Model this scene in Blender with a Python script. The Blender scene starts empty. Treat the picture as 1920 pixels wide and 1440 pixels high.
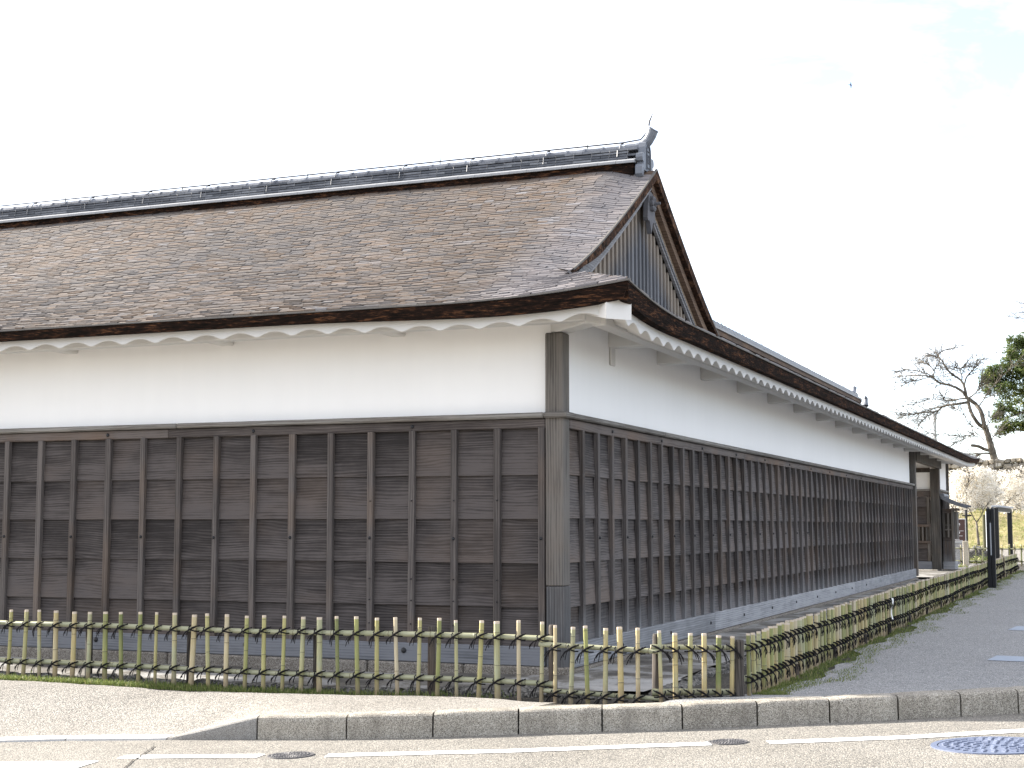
import bpy, bmesh, math, random
from mathutils import Vector, Matrix, noise as mnoise
random.seed(11)
scene = bpy.context.scene
R = math.radians
# ---------------------------------------------------------------- camera
cam = bpy.data.cameras.new('camera'); camo = bpy.data.objects.new('camera', cam)
scene.collection.objects.link(camo); scene.camera = camo
cam.sensor_width = 36.0; cam.lens = 36.0 * 2769.0 / 1920.0
PITCH = math.atan(265 / 2769.0); YAW = R(22.09)
CAM = Vector((4.42, -12.13, 1.5))
camo.location = CAM; camo.rotation_euler = (math.pi / 2 + PITCH, 0, YAW)
cam.clip_start = 0.1; cam.clip_end = 1500
# ---------------------------------------------------------------- sky, sun, exposure
SUN = Vector((-2.30, 0.235, 1.0)).normalized()
world = bpy.data.worlds.new('World'); scene.world = world; world.use_nodes = True
wn = world.node_tree.nodes; wl = world.node_tree.links; wn.clear()
wo = wn.new('ShaderNodeOutputWorld'); wb = wn.new('ShaderNodeBackground')
sky = wn.new('ShaderNodeTexSky'); sky.sky_type = 'NISHITA'; sky.sun_disc = False
sky.sun_elevation = math.asin(SUN.z); sky.sun_rotation = math.atan2(SUN.x, SUN.y)
sky.altitude = 100; sky.air_density = 0.68; sky.dust_density = 1.2; sky.ozone_density = 1.0
wtc = wn.new('ShaderNodeTexCoord'); wmp = wn.new('ShaderNodeMapping')
wmp.inputs['Scale'].default_value = (2.2, 2.2, 9.0); wmp.inputs['Rotation'].default_value = (0.10, 0.12, 0.6)
wnz = wn.new('ShaderNodeTexNoise'); wnz.inputs['Scale'].default_value = 1.3
wnz.inputs['Detail'].default_value = 9; wnz.inputs['Roughness'].default_value = 0.6; wnz.inputs['Distortion'].default_value = 0.5
wrp = wn.new('ShaderNodeValToRGB'); wrp.color_ramp.elements[0].position = 0.36; wrp.color_ramp.elements[1].position = 0.70
wrp.color_ramp.elements[0].color = (0.13, 0.13, 0.13, 1); wrp.color_ramp.elements[1].color = (1, 1, 1, 1)
wmx = wn.new('ShaderNodeMix'); wmx.data_type = 'RGBA'
wl.new(wtc.outputs['Generated'], wmp.inputs['Vector']); wl.new(wmp.outputs[0], wnz.inputs['Vector'])
wl.new(wnz.outputs['Fac'], wrp.inputs[0]); wl.new(wrp.outputs[0], wmx.inputs[0])
wl.new(sky.outputs[0], wmx.inputs[6]); wmx.inputs[7].default_value = (5.0, 4.85, 4.68, 1)   # thin high cirrus veil
wl.new(wmx.outputs[2], wb.inputs[0]); wb.inputs[1].default_value = 0.112; wl.new(wb.outputs[0], wo.inputs[0])
sl = bpy.data.lights.new('sun', 'SUN'); sl.energy = 4.5; sl.angle = R(0.6); sl.color = (1.0, 0.94, 0.85)
so = bpy.data.objects.new('sun', sl); scene.collection.objects.link(so)
so.rotation_euler = SUN.to_track_quat('Z', 'Y').to_euler()
vs = scene.view_settings; vs.view_transform = 'Standard'; vs.look = 'None'; vs.gamma = 1.0
vs.use_curve_mapping = False; vs.exposure = 2.17
scene.cycles.max_bounces = 8; scene.cycles.diffuse_bounces = 5
# ---------------------------------------------------------------- helpers
COL = scene.collection
WLOC = {}
def kids(o): return [c for c in bpy.data.objects if c.parent == o]
def rnd(a, b): return random.uniform(a, b)
def sm(a, b, x):
    t = min(1.0, max(0.0, (x - a) / (b - a))); return t * t * (3 - 2 * t)
class MB:
    def __init__(s): s.v = []; s.f = []; s.a = []; s.cur = None
    def add(s, vs_, fs_):
        n = len(s.v); s.v.extend([tuple(p) for p in vs_])
        for q in fs_:
            s.f.append(tuple(i + n for i in q)); s.a.append(s.cur if s.cur is not None else 0.5)
    def quad(s, a, b, c, d): s.add([a, b, c, d], [(0, 1, 2, 3)])
    def box(s, lo, hi, ch=0.0):
        c = [(lo[i] + hi[i]) / 2 for i in range(3)]; h = [abs(hi[i] - lo[i]) / 2 for i in range(3)]
        s.obox(c, (1, 0, 0), (0, 1, 0), (0, 0, 1), h, ch)
    def obox(s, c, ax, ay, az, h, ch=0.0):
        c = Vector(c); ax = Vector(ax).normalized(); ay = Vector(ay).normalized(); az = Vector(az).normalized()
        P = lambda x, y, z: c + ax * x + ay * y + az * z
        if ch <= 0:
            vv = [P(h[0] * i, h[1] * j, h[2] * k) for i in (-1, 1) for j in (-1, 1) for k in (-1, 1)]
            s.add(vv, [(0, 1, 3, 2), (4, 6, 7, 5), (0, 4, 5, 1), (2, 3, 7, 6), (0, 2, 6, 4), (1, 5, 7, 3)]); return
        ch = min(ch, min(h) * 0.6); vv = []; idx = {}
        for i in (-1, 1):
            for j in (-1, 1):
                for k in (-1, 1):
                    for d in range(3):
                        q = [h[0] * i, h[1] * j, h[2] * k]
                        for e in range(3):
                            if e != d: q[e] -= ch * (i, j, k)[e]
                        idx[(i, j, k, d)] = len(vv); vv.append(P(*q))
        F = []
        g = lambda i, j, k, d: idx[(i, j, k, d)]
        for t in (-1, 1):
            F.append((g(t, -1, -1, 0), g(t, 1, -1, 0), g(t, 1, 1, 0), g(t, -1, 1, 0)))
            F.append((g(-1, t, -1, 1), g(1, t, -1, 1), g(1, t, 1, 1), g(-1, t, 1, 1)))
            F.append((g(-1, -1, t, 2), g(1, -1, t, 2), g(1, 1, t, 2), g(-1, 1, t, 2)))
            for u in (-1, 1):
                F.append((g(-1, t, u, 1), g(1, t, u, 1), g(1, t, u, 2), g(-1, t, u, 2)))
                F.append((g(t, -1, u, 0), g(t, 1, u, 0), g(t, 1, u, 2), g(t, -1, u, 2)))
                F.append((g(t, u, -1, 0), g(t, u, 1, 0), g(t, u, 1, 1), g(t, u, -1, 1)))
                for w in (-1, 1): F.append((g(t, u, w, 0), g(t, u, w, 1), g(t, u, w, 2)))
        s.add(vv, F)
    def tube(s, pts, rad, n=8, caps=True):
        pts = [Vector(p) for p in pts]; m = len(pts)
        if not hasattr(rad, '__len__'): rad = [rad] * m
        ref = None; rings = []
        for i, p in enumerate(pts):
            t = (pts[min(i + 1, m - 1)] - pts[max(i - 1, 0)]).normalized()
            if ref is None: ref = Vector((0, 0, 1)) if abs(t.z) < 0.9 else Vector((1, 0, 0))
            a = t.cross(ref)
            if a.length < 1e-6: a = t.cross(Vector((0, 1, 0)))
            a.normalize(); b = t.cross(a).normalized(); ref = a.cross(t).normalized()
            rings.append([p + (a * math.cos(2 * math.pi * k / n) + b * math.sin(2 * math.pi * k / n)) * rad[i] for k in range(n)])
        vv = [q for r_ in rings for q in r_]; F = []
        for i in range(m - 1):
            for k in range(n):
                k2 = (k + 1) % n; F.append((i * n + k, i * n + k2, (i + 1) * n + k2, (i + 1) * n + k))
        if caps: F.append(tuple(range(n - 1, -1, -1))); F.append(tuple((m - 1) * n + k for k in range(n)))
        s.add(vv, F)
    def prism(s, poly, d):          # poly: list of 3-D points, d: extrusion vector
        d = Vector(d); n = len(poly); a = [Vector(p) for p in poly]; b = [p + d for p in a]
        F = [tuple(range(n)), tuple(range(2 * n - 1, n - 1, -1))]
        for i in range(n): j = (i + 1) % n; F.append((i, i + n, j + n, j))
        s.add(a + b, F)
    def grid(s, rows):              # rows of equal length
        n = len(rows[0]); vv = [p for r_ in rows for p in r_]; F = []
        for i in range(len(rows) - 1):
            for k in range(n - 1): F.append((i * n + k, i * n + k + 1, (i + 1) * n + k + 1, (i + 1) * n + k))
        s.add(vv, F)
    def build(s, name, mat, parent=None, pivot=None, smooth=False, attr=False, fixn=True):
        lo = [min(p[i] for p in s.v) for i in range(3)]; hi = [max(p[i] for p in s.v) for i in range(3)]
        if pivot is None: pivot = ((lo[0] + hi[0]) / 2, (lo[1] + hi[1]) / 2, (lo[2] + hi[2]) / 2)
        pv = Vector(pivot)
        me = bpy.data.meshes.new(name)
        me.from_pydata([(p[0] - pv[0], p[1] - pv[1], p[2] - pv[2]) for p in s.v], [], s.f)
        if attr:
            at = me.attributes.new('tone', 'FLOAT', 'FACE'); at.data.foreach_set('value', s.a)
        if fixn:
            bm = bmesh.new(); bm.from_mesh(me); bmesh.ops.recalc_face_normals(bm, faces=bm.faces); bm.to_mesh(me); bm.free()
        if smooth: me.polygons.foreach_set('use_smooth', [True] * len(me.polygons))
        if mat: me.materials.append(mat)
        o = bpy.data.objects.new(name, me); COL.objects.link(o)
        place(o, pv, parent); return o
def place(o, w, parent=None):
    w = Vector(w); WLOC[o.name] = w
    if parent is not None: o.parent = parent; o.location = w - WLOC[parent.name]
    else: o.location = w
def inst(mesh, name, w, parent=None, rot=(0, 0, 0), scale=(1, 1, 1)):
    o = bpy.data.objects.new(name, mesh); COL.objects.link(o); place(o, w, parent)
    o.rotation_euler = rot; o.scale = scale; return o
def thing(name, label, cat, loc, group=None):
    o = bpy.data.objects.new(name, None); COL.objects.link(o); o.empty_display_size = 0.2
    place(o, loc); return tag(o, label, cat, group)
def tag(o, label=None, cat=None, group=None, kind=None):
    if label: o['label'] = label
    if cat: o['category'] = cat
    if group: o['group'] = group
    if kind: o['kind'] = kind
    return o
FWD = Vector((-math.sin(YAW), math.cos(YAW), 0)); RGT = Vector((math.cos(YAW), math.sin(YAW), 0))
def at(u, v, dist):            # world point seen at photo pixel (u, v), dist metres ahead
    F = FWD * math.cos(PITCH) + Vector((0, 0, math.sin(PITCH))); U = -FWD * math.sin(PITCH) + Vector((0, 0, math.cos(PITCH)))
    d = F * 2769 + RGT * (u - 960) + U * (720 - v)
    return CAM + d * (dist / d.dot(FWD))
# ---------------------------------------------------------------- materials
class NT:
    def __init__(s, name):
        s.m = bpy.data.materials.new(name); s.m.use_nodes = True; s.t = s.m.node_tree; s.n = s.t.nodes; s.n.clear()
        s.out = s.n.new('ShaderNodeOutputMaterial'); s.b = s.n.new('ShaderNodeBsdfPrincipled')
        s.t.links.new(s.b.outputs[0], s.out.inputs[0]); s.tc = s.n.new('ShaderNodeTexCoord')
    def link(s, a, b): s.t.links.new(a, b)
    def set(s, sock, v):
        if hasattr(v, 'is_output'): s.link(v, sock)
        else: sock.default_value = v
    def math(s, op, a, b=0.0, c=0.0):
        n = s.n.new('ShaderNodeMath'); n.operation = op
        for i, x in enumerate((a, b, c)): s.set(n.inputs[i], x)
        return n.outputs[0]
    def vmath(s, op, a, b=(0, 0, 0)):
        n = s.n.new('ShaderNodeVectorMath'); n.operation = op; s.set(n.inputs[0], a); s.set(n.inputs[1], b); return n.outputs[0]
    def noise(s, vec, scale, detail=4, rough=0.55, dist=0.0):
        n = s.n.new('ShaderNodeTexNoise'); s.set(n.inputs['Vector'], vec); n.inputs['Scale'].default_value = scale
        n.inputs['Detail'].default_value = detail; n.inputs['Roughness'].default_value = rough; n.inputs['Distortion'].default_value = dist
        return n.outputs['Fac']
    def voro(s, vec, scale, out='Color', feat='F1'):
        n = s.n.new('ShaderNodeTexVoronoi'); n.feature = feat; s.set(n.inputs['Vector'], vec); n.inputs['Scale'].default_value = scale
        return n.outputs[out]
    def ramp(s, fac, stops):
        n = s.n.new('ShaderNodeValToRGB'); cr = n.color_ramp; s.link(fac, n.inputs[0])
        while len(cr.elements) < len(stops): cr.elements.new(0.5)
        for e, (p, c) in zip(cr.elements, stops):
            e.position = p; e.color = (c, c, c, 1) if not hasattr(c, '__len__') else (*c, 1)
        return n.outputs[0]
    def mix(s, fac, a, b, blend='MIX'):
        n = s.n.new('ShaderNodeMix'); n.data_type = 'RGBA'; n.blend_type = blend; s.set(n.inputs[0], fac)
        for i, x in ((6, a), (7, b)): s.set(n.inputs[i], (*x, 1) if isinstance(x, tuple) and len(x) == 3 else x)
        return n.outputs[2]
    def scale(s, v, sc): return s.vmath('MULTIPLY', v, sc)
    def rand(s): return s.n.new('ShaderNodeObjectInfo').outputs['Random']
    def pos(s): return s.n.new('ShaderNodeNewGeometry').outputs['Position']
    def sep(s, v):
        n = s.n.new('ShaderNodeSeparateXYZ'); s.link(v, n.inputs[0]); return n.outputs
    def attr(s, name):
        n = s.n.new('ShaderNodeAttribute'); n.attribute_name = name; return n.outputs['Fac']
    def bump(s, h, strength=0.5, dist=0.01):
        n = s.n.new('ShaderNodeBump'); n.inputs['Strength'].default_value = strength; n.inputs['Distance'].default_value = dist
        s.link(h, n.inputs['Height']); s.link(n.outputs[0], s.b.inputs['Normal'])
    def done(s, color, rough=0.8, spec=0.3, metal=0.0):
        s.set(s.b.inputs['Base Color'], (*color, 1) if isinstance(color, tuple) and len(color) == 3 else color)
        s.set(s.b.inputs['Roughness'], rough); s.b.inputs['Specular IOR Level'].default_value = spec
        s.b.inputs['Metallic'].default_value = metal; return s.m
def shifted(t):                # object coordinates with a random offset per object
    r = t.rand(); n = t.n.new('ShaderNodeCombineXYZ')
    t.link(t.math('MULTIPLY', r, 37.0), n.inputs[0]); t.link(t.math('MULTIPLY', r, 91.0), n.inputs[1]); t.link(t.math('MULTIPLY', r, 53.0), n.inputs[2])
    return t.vmath('ADD', t.tc.outputs['Object'], n.outputs[0]), r
def wood(name, vertical=False, dark=(0.036, 0.030, 0.028), light=(0.125, 0.112, 0.108), warm=(0.15, 0.105, 0.075), warmth=0.35, ring=34.0, pale_foot=0.0, wash=0.0, rv=0.26):
    t = NT(name); v, r = shifted(t)
    lo = (0.55, 0.55, 1) if not vertical else (1, 1, 0.40)
    vv = t.scale(v, lo)
    warp = t.noise(t.scale(vv, (1.0, 1.0, 2.0) if not vertical else (2.0, 2.0, 1.0)), 1.7, 2, 0.5)
    ax = t.sep(v)
    across = ax[2] if not vertical else t.math('ADD', ax[0], ax[1])
    ph = t.math('ADD', t.math('MULTIPLY', across, 250.0), t.math('MULTIPLY', warp, ring))
    rings = t.math('POWER', t.math('MULTIPLY_ADD', t.math('SINE', ph), 0.5, 0.5), 0.75)
    fine = t.noise(t.scale(v, (2.5, 2.5, 95) if not vertical else (90, 90, 2.2)), 1.0, 5, 0.62)
    streak = t.noise(t.scale(v, (0.9, 0.9, 26) if not vertical else (30, 30, 0.8)), 1.0, 4, 0.7, 0.15)
    blot = t.noise(t.scale(v, (1.5, 1.5, 3) if not vertical else (4, 4, .8)), 1.6, 4, 0.6)
    f = t.math('ADD', t.math('MULTIPLY', rings, 0.17), t.math('ADD', t.math('MULTIPLY', fine, 0.55), t.math('MULTIPLY_ADD', streak, 0.48, t.math('MULTIPLY', blot, 0.50))))
    if wash: f = t.math('MULTIPLY_ADD', t.sep(t.tc.outputs['Object'])[2], -wash, f)
    f = t.math('MULTIPLY_ADD', t.math('SUBTRACT', r, 0.5), rv, f)
    col = t.ramp(f, [(0.64, dark), (0.87, tuple((a + b) / 2 for a, b in zip(dark, light))), (1.14, light)])
    wfac = t.ramp(t.noise(t.scale(v, (1, 1, 1.6)), 0.9, 3, 0.5), [(0.50, 0.0), (0.68, warmth)])
    col = t.mix(wfac, col, t.mix(f, tuple(c * 0.45 for c in warm), warm))
    if pale_foot > 0:
        z = t.sep(t.pos())[2]
        k = t.math('MULTIPLY_ADD', t.noise(t.scale(v, (9, 9, 1.5)), 1.0, 4, 0.6), 0.38, t.math('MULTIPLY', z, -1.0))
        k = t.ramp(t.math('ADD', k, 1.0), [(0.45, 0.0), (0.78, pale_foot)])
        col = t.mix(k, col, (0.235, 0.24, 0.25))
    t.bump(t.math('ADD', t.math('MULTIPLY', rings, 0.2), fine), 0.4, 0.005)
    return t.done(col, 0.78, 0.25)
M = {}
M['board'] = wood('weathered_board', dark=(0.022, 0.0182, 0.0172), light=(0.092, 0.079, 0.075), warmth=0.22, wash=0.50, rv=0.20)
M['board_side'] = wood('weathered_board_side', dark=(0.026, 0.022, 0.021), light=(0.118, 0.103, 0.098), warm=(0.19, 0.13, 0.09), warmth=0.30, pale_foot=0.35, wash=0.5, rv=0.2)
M['batten'] = wood('weathered_batten', True, dark=(0.046, 0.039, 0.036), light=(0.125, 0.109, 0.101), warmth=0.4, ring=20)
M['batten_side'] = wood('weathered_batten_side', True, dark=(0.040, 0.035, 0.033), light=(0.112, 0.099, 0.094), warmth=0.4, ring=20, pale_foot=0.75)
M['post'] = wood('weathered_post', True, dark=(0.036, 0.033, 0.030), light=(0.150, 0.136, 0.122), warmth=0.3, ring=10)
M['rail'] = wood('weathered_rail', dark=(0.040, 0.032, 0.029), light=(0.125, 0.105, 0.095), warm=(0.16, 0.10, 0.065), warmth=0.6)
M['cap'] = wood('weathered_cap', dark=(0.10, 0.09, 0.08), light=(0.25, 0.235, 0.215), warmth=0.2)
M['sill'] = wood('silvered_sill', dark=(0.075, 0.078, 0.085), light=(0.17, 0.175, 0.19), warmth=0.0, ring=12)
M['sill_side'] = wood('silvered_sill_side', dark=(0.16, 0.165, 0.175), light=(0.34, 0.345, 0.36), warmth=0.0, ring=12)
M['barge'] = wood('silvered_barge', dark=(0.11, 0.11, 0.115), light=(0.25, 0.25, 0.26), warmth=0.1)
M['tan_wood'] = wood('tan_wood', dark=(0.16, 0.115, 0.08), light=(0.36, 0.28, 0.20), warm=(0.3, 0.2, 0.12), warmth=0.4)
M['brown_wood'] = wood('brown_wood', dark=(0.050, 0.033, 0.024), light=(0.17, 0.115, 0.080), warm=(0.2, 0.12, 0.07), warmth=0.5)
M['dark_post'] = wood('dark_post', True, dark=(0.012, 0.010, 0.009), light=(0.095, 0.082, 0.07), warmth=0.3, ring=60)
def gable_wood():
    t = NT('gable_wood'); v, r = shifted(t); o = t.sep(t.tc.outputs['Object'])
    fine = t.noise(t.scale(v, (60, 60, 2.5)), 1.0, 4, 0.6); big = t.noise(t.scale(v, (5, 5, 2)), 1.0, 3)
    d = t.math('MULTIPLY_ADD', big, 0.55, t.math('MULTIPLY', o[2], 1.0))     # 0 at the sheltered top end
    grey = t.mix(t.math('MULTIPLY_ADD', t.math('SUBTRACT', r, 0.5), 0.5, fine), (0.055, 0.058, 0.066), (0.19, 0.195, 0.21))
    tan = t.mix(fine, (0.14, 0.118, 0.096), (0.31, 0.265, 0.22))
    col = t.mix(t.ramp(t.math('ADD', d, 0.5), [(0.33, 0.0), (0.62, 1.0)]), grey, tan)
    t.bump(fine, 0.4, 0.006); return t.done(col, 0.8, 0.25)
M['gable'] = gable_wood()
def plaster(name, c, am=0.06):
    t = NT(name); p = t.pos()
    n = t.noise(t.scale(p, (1, 1, 1)), 0.7, 5, 0.55); st = t.noise(t.scale(p, (6, 6, 0.5)), 1.0, 4, 0.6); f = t.noise(p, 60, 3, 0.6)
    k = t.math('ADD', t.math('MULTIPLY', n, 0.6), t.math('MULTIPLY', st, 0.4))
    col = t.mix(t.ramp(k, [(0.35, 0.0), (0.7, 1.0)]), tuple(x * (1 - am) for x in c), c)
    t.bump(t.math('ADD', f, t.math('MULTIPLY', n, 3.0)), 0.12, 0.004); return t.done(col, 0.9, 0.15)
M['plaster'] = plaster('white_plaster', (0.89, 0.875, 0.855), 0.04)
M['plaster_eave'] = plaster('eave_plaster', (0.66, 0.645, 0.62), 0.05)  # wall plaster made darker to tone down skylight on the scalloped eave
def bark(name, a, b, c, sc):
    t = NT(name); v = t.pos(); n1 = t.noise(t.scale(v, sc), 1.0, 6, 0.68); n2 = t.noise(t.scale(v, tuple(x * 0.3 for x in sc)), 1.0, 3)
    f = t.math('MULTIPLY_ADD', n2, 0.5, t.math('MULTIPLY', n1, 0.75))
    t.bump(n1, 0.9, 0.02); return t.done(t.ramp(f, [(0.50, a), (0.66, b), (0.86, c)]), 0.95, 0.08)
M['eave_bark'] = bark('layered_eave_bark', (0.006, 0.005, 0.004), (0.022, 0.012, 0.009), (0.21, 0.095, 0.045), (14, 14, 110))
M['verge_bark'] = bark('layered_verge_bark', (0.010, 0.008, 0.006), (0.055, 0.030, 0.020), (0.21, 0.12, 0.07), (26, 26, 26))
def shingle():
    t = NT('wood_shingle'); k = t.attr('tone'); p = t.pos()
    n = t.noise(t.scale(p, (0.45, 0.45, 0.8)), 1.0, 4, 0.6); fine = t.noise(t.scale(p, (70, 70, 20)), 1.0, 3)
    f = t.math('MULTIPLY_ADD', t.math('SUBTRACT', n, 0.5), 0.8, k)
    col = t.ramp(f, [(0.02, (0.044, 0.040, 0.039)), (0.25, (0.076, 0.069, 0.068)), (0.45, (0.104, 0.086, 0.073)), (0.60, (0.118, 0.084, 0.060)), (0.76, (0.135, 0.126, 0.126)), (1.0, (0.21, 0.205, 0.21))])
    x = t.sep(p)[0]
    edge = t.ramp(t.math('MULTIPLY_ADD', n, 0.35, t.math('MULTIPLY_ADD', x, 1.0, 0.6)), [(0.0, 0.0), (0.50, 0.6)])  # sky sheen on the bent verge, painted in as a paler shingle colour
    col = t.mix(edge, col, t.mix(k, (0.125, 0.118, 0.124), (0.31, 0.295, 0.31)))
    t.bump(fine, 0.3, 0.004); return t.done(col, 0.70, 0.3)
M['shingle'] = shingle()
def kawara():
    t = NT('smoked_roof_tile'); v, r = shifted(t); n = t.noise(v, 7, 4, 0.6)
    f = t.math('MULTIPLY_ADD', t.math('SUBTRACT', r, 0.5), 0.75, n)
    col = t.ramp(f, [(0.2, (0.060, 0.067, 0.082)), (0.5, (0.105, 0.113, 0.133)), (0.85, (0.18, 0.19, 0.21))])
    t.bump(t.noise(v, 60, 3), 0.15, 0.004); return t.done(col, 0.5, 0.4)
M['tile'] = kawara()
def simple(name, c, rough=0.6, spec=0.3, metal=0.0, var=0.25, sc=12.0, bump=0.0):
    t = NT(name); v, r = shifted(t); n = t.noise(v, sc, 5, 0.6)
    col = t.mix(n, tuple(x * (1 - var) for x in c), tuple(min(1, x * (1 + var)) for x in c))
    if bump: t.bump(n, bump, 0.01)
    return t.done(col, rough, spec, metal)
M['pale_tile'] = simple('pale_flat_tile', (0.30, 0.305, 0.315), 0.6, 0.3, var=0.12)
M['iron'] = simple('black_iron', (0.018, 0.018, 0.02), 0.55, 0.4, var=0.4, sc=40)
M['strap'] = simple('grey_metal_strap', (0.10, 0.105, 0.115), 0.45, 0.5, var=0.15)
M['cable'] = simple('dark_cable', (0.045, 0.045, 0.05), 0.6, 0.3)
M['wire'] = simple('silver_wire', (0.19, 0.195, 0.205), 0.4, 0.5)
M['spike'] = simple('verdigris_spike', (0.16, 0.19, 0.19), 0.6, 0.3)
M['oni'] = simple('oni_tile', (0.135, 0.147, 0.17), 0.5, 0.4, var=0.15, sc=25, bump=0.2)
M['oni_dark'] = simple('oni_mark', (0.055, 0.06, 0.072), 0.6, 0.3)
M['grain_post'] = simple('grey_carving', (0.115, 0.115, 0.125), 0.8, 0.2, var=0.35, sc=18, bump=0.3)
def granite(name, a, b, c, sc=170, bump=0.5, stain=0.0):
    t = NT(name); p = t.pos(); v = t.voro(p, sc); g = t.n.new('ShaderNodeRGBToBW'); t.link(v, g.inputs[0])
    n = t.noise(p, 3.5, 6, 0.65); f = t.math('MULTIPLY_ADD', t.math('SUBTRACT', n, 0.5), 0.55, g.outputs[0])
    f = t.math('MULTIPLY_ADD', t.math('SUBTRACT', t.rand(), 0.5), 0.12, f)
    col = t.ramp(f, [(0.2, a), (0.5, b), (0.8, c)])
    if stain:
        s_ = t.ramp(t.noise(t.scale(p, (9, 9, 1.6)), 1.0, 4, 0.6), [(0.48, 0.0), (0.7, stain)]); col = t.mix(s_, col, a)
    h = t.voro(p, sc, 'Distance'); t.bump(h, bump, 0.004); return t.done(col, 0.85, 0.25)
M['kerb'] = granite('kerb_concrete', (0.12, 0.106, 0.088), (0.29, 0.265, 0.222), (0.44, 0.41, 0.355), 230, 0.5, stain=0.5)
M['kerb_smooth'] = granite('kerb_smooth_concrete', (0.30, 0.295, 0.285), (0.38, 0.375, 0.365), (0.44, 0.435, 0.425), 190, 0.2, stain=0.2)
M['found'] = granite('foundation_stone', (0.09, 0.078, 0.064), (0.185, 0.165, 0.14), (0.29, 0.265, 0.235), 150, 0.6, stain=0.3)
def paving(name, a, b, c, sc, patch=0.4, spec=0.25, rough=0.85, bump=0.8):
    t = NT(name); p = t.pos(); v = t.voro(p, sc); g = t.n.new('ShaderNodeRGBToBW'); t.link(v, g.inputs[0])
    d = t.voro(p, sc, 'Distance'); n = t.noise(p, 1.1, 6, 0.6); n2 = t.noise(p, 22, 3, 0.6)
    f = t.math('ADD', g.outputs[0], t.math('ADD', t.math('MULTIPLY', t.math('SUBTRACT', n, 0.5), patch), t.math('MULTIPLY', t.math('SUBTRACT', n2, 0.5), 0.35)))
    col = t.ramp(f, [(0.12, a), (0.45, b), (0.85, c)])
    pit = t.ramp(d, [(0.38, 0.0), (0.75, 0.75)]); col = t.mix(pit, col, tuple(x * 0.5 for x in a))
    tint = t.mix(v, (0.93, 0.97, 1.0), (1.06, 1.0, 0.93)); col = t.mix(1.0, col, tint, 'MULTIPLY')
    t.bump(t.math('SUBTRACT', 1.0, d), bump, 0.006); return t.done(col, rough, spec)
M['road'] = paving('pale_aggregate_road', (0.115, 0.108, 0.095), (0.235, 0.222, 0.20), (0.37, 0.355, 0.325), 115, 0.6)
M['pavement'] = paving('washed_gravel_pavement', (0.137, 0.128, 0.113), (0.270, 0.255, 0.234), (0.415, 0.40, 0.376), 100, 0.6)
M['path'] = paving('grey_asphalt_path', (0.15, 0.15, 0.15), (0.29, 0.292, 0.298), (0.46, 0.465, 0.475), 110, 0.25)
M['soil'] = paving('dark_damp_soil', (0.028, 0.026, 0.022), (0.06, 0.055, 0.045), (0.11, 0.10, 0.085), 60, 0.5)
M['paint'] = simple('white_road_paint', (0.78, 0.78, 0.77), 0.7, 0.3, var=0.05, sc=30)
M['blue_paint'] = simple('blue_path_paint', (0.26, 0.30, 0.36), 0.7, 0.3, var=0.15, sc=40)
def apron():
    t = NT('wet_mortar_apron'); p = t.pos(); n = t.noise(p, 1.6, 6, 0.62, 0.6); f = t.noise(p, 45, 4, 0.65)
    col = t.ramp(t.math('MULTIPLY_ADD', f, 0.22, n), [(0.50, (0.075, 0.07, 0.062)), (0.60, (0.16, 0.148, 0.13)), (0.66, (0.30, 0.295, 0.285)), (0.85, (0.40, 0.39, 0.375))])
    t.bump(t.math('ADD', f, t.math('MULTIPLY', n, 2.0)), 0.5, 0.01); return t.done(col, 0.6, 0.35)
M['apron'] = apron()
M['gutter_stone'] = granite('gutter_stone', (0.035, 0.034, 0.032), (0.085, 0.082, 0.076), (0.20, 0.19, 0.175), 60, 0.6)
def bamboo():
    t = NT('bamboo_culm'); v, r = shifted(t); o = t.sep(v)
    st = t.noise(t.scale(v, (40, 40, 2.2)), 1.0, 4, 0.6); n = t.noise(t.scale(v, (3, 3, 3)), 1.0, 3)
    f = t.math('MULTIPLY_ADD', t.math('SUBTRACT', n, 0.5), 0.55, r)
    col = t.ramp(f, [(0.0, (0.135, 0.16, 0.05)), (0.2, (0.25, 0.26, 0.09)), (0.4, (0.36, 0.33, 0.135)), (0.6, (0.31, 0.32, 0.20)), (0.8, (0.42, 0.335, 0.15)), (1.0, (0.46, 0.40, 0.28))])
    col = t.mix(t.ramp(st, [(0.4, 0.0), (0.75, 0.5)]), col, (0.20, 0.16, 0.09))
    z = t.sep(t.tc.outputs['Object'])[2]
    foot = t.ramp(t.math('MULTIPLY_ADD', n, -0.12, z), [(0.0, 0.6), (0.10, 0.0)]); col = t.mix(foot, col, (0.24, 0.165, 0.11))
    g = t.attr('tone'); col = t.mix(t.ramp(g, [(0.75, 0.0), (0.8, 1.0)]), col, (0.50, 0.42, 0.33))
    col = t.mix(t.ramp(g, [(0.1, 0.85), (0.2, 0.0)]), col, (0.10, 0.085, 0.05))
    return t.done(col, 0.42, 0.4)
M['bamboo'] = bamboo()
def rail_bamboo():
    t = NT('bamboo_rail'); p = t.pos(); n = t.noise(p, 3, 4, 0.6); st = t.noise(t.scale(p, (3, 3, 60)), 1.0, 3)
    col = t.mix(n, (0.24, 0.255, 0.15), (0.36, 0.35, 0.245)); col = t.mix(t.ramp(st, [(0.45, 0.0), (0.8, 0.4)]), col, (0.22, 0.20, 0.12))
    g = t.attr('tone'); col = t.mix(t.ramp(g, [(0.75, 0.0), (0.8, 1.0)]), col, (0.42, 0.33, 0.24))
    col = t.mix(t.ramp(g, [(0.1, 0.8), (0.2, 0.0)]), col, (0.12, 0.10, 0.06)); return t.done(col, 0.45, 0.4)
M['bamboo_rail'] = rail_bamboo()
M['rope'] = simple('black_palm_rope', (0.014, 0.013, 0.014), 0.85, 0.15, var=0.5, sc=60)
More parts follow.
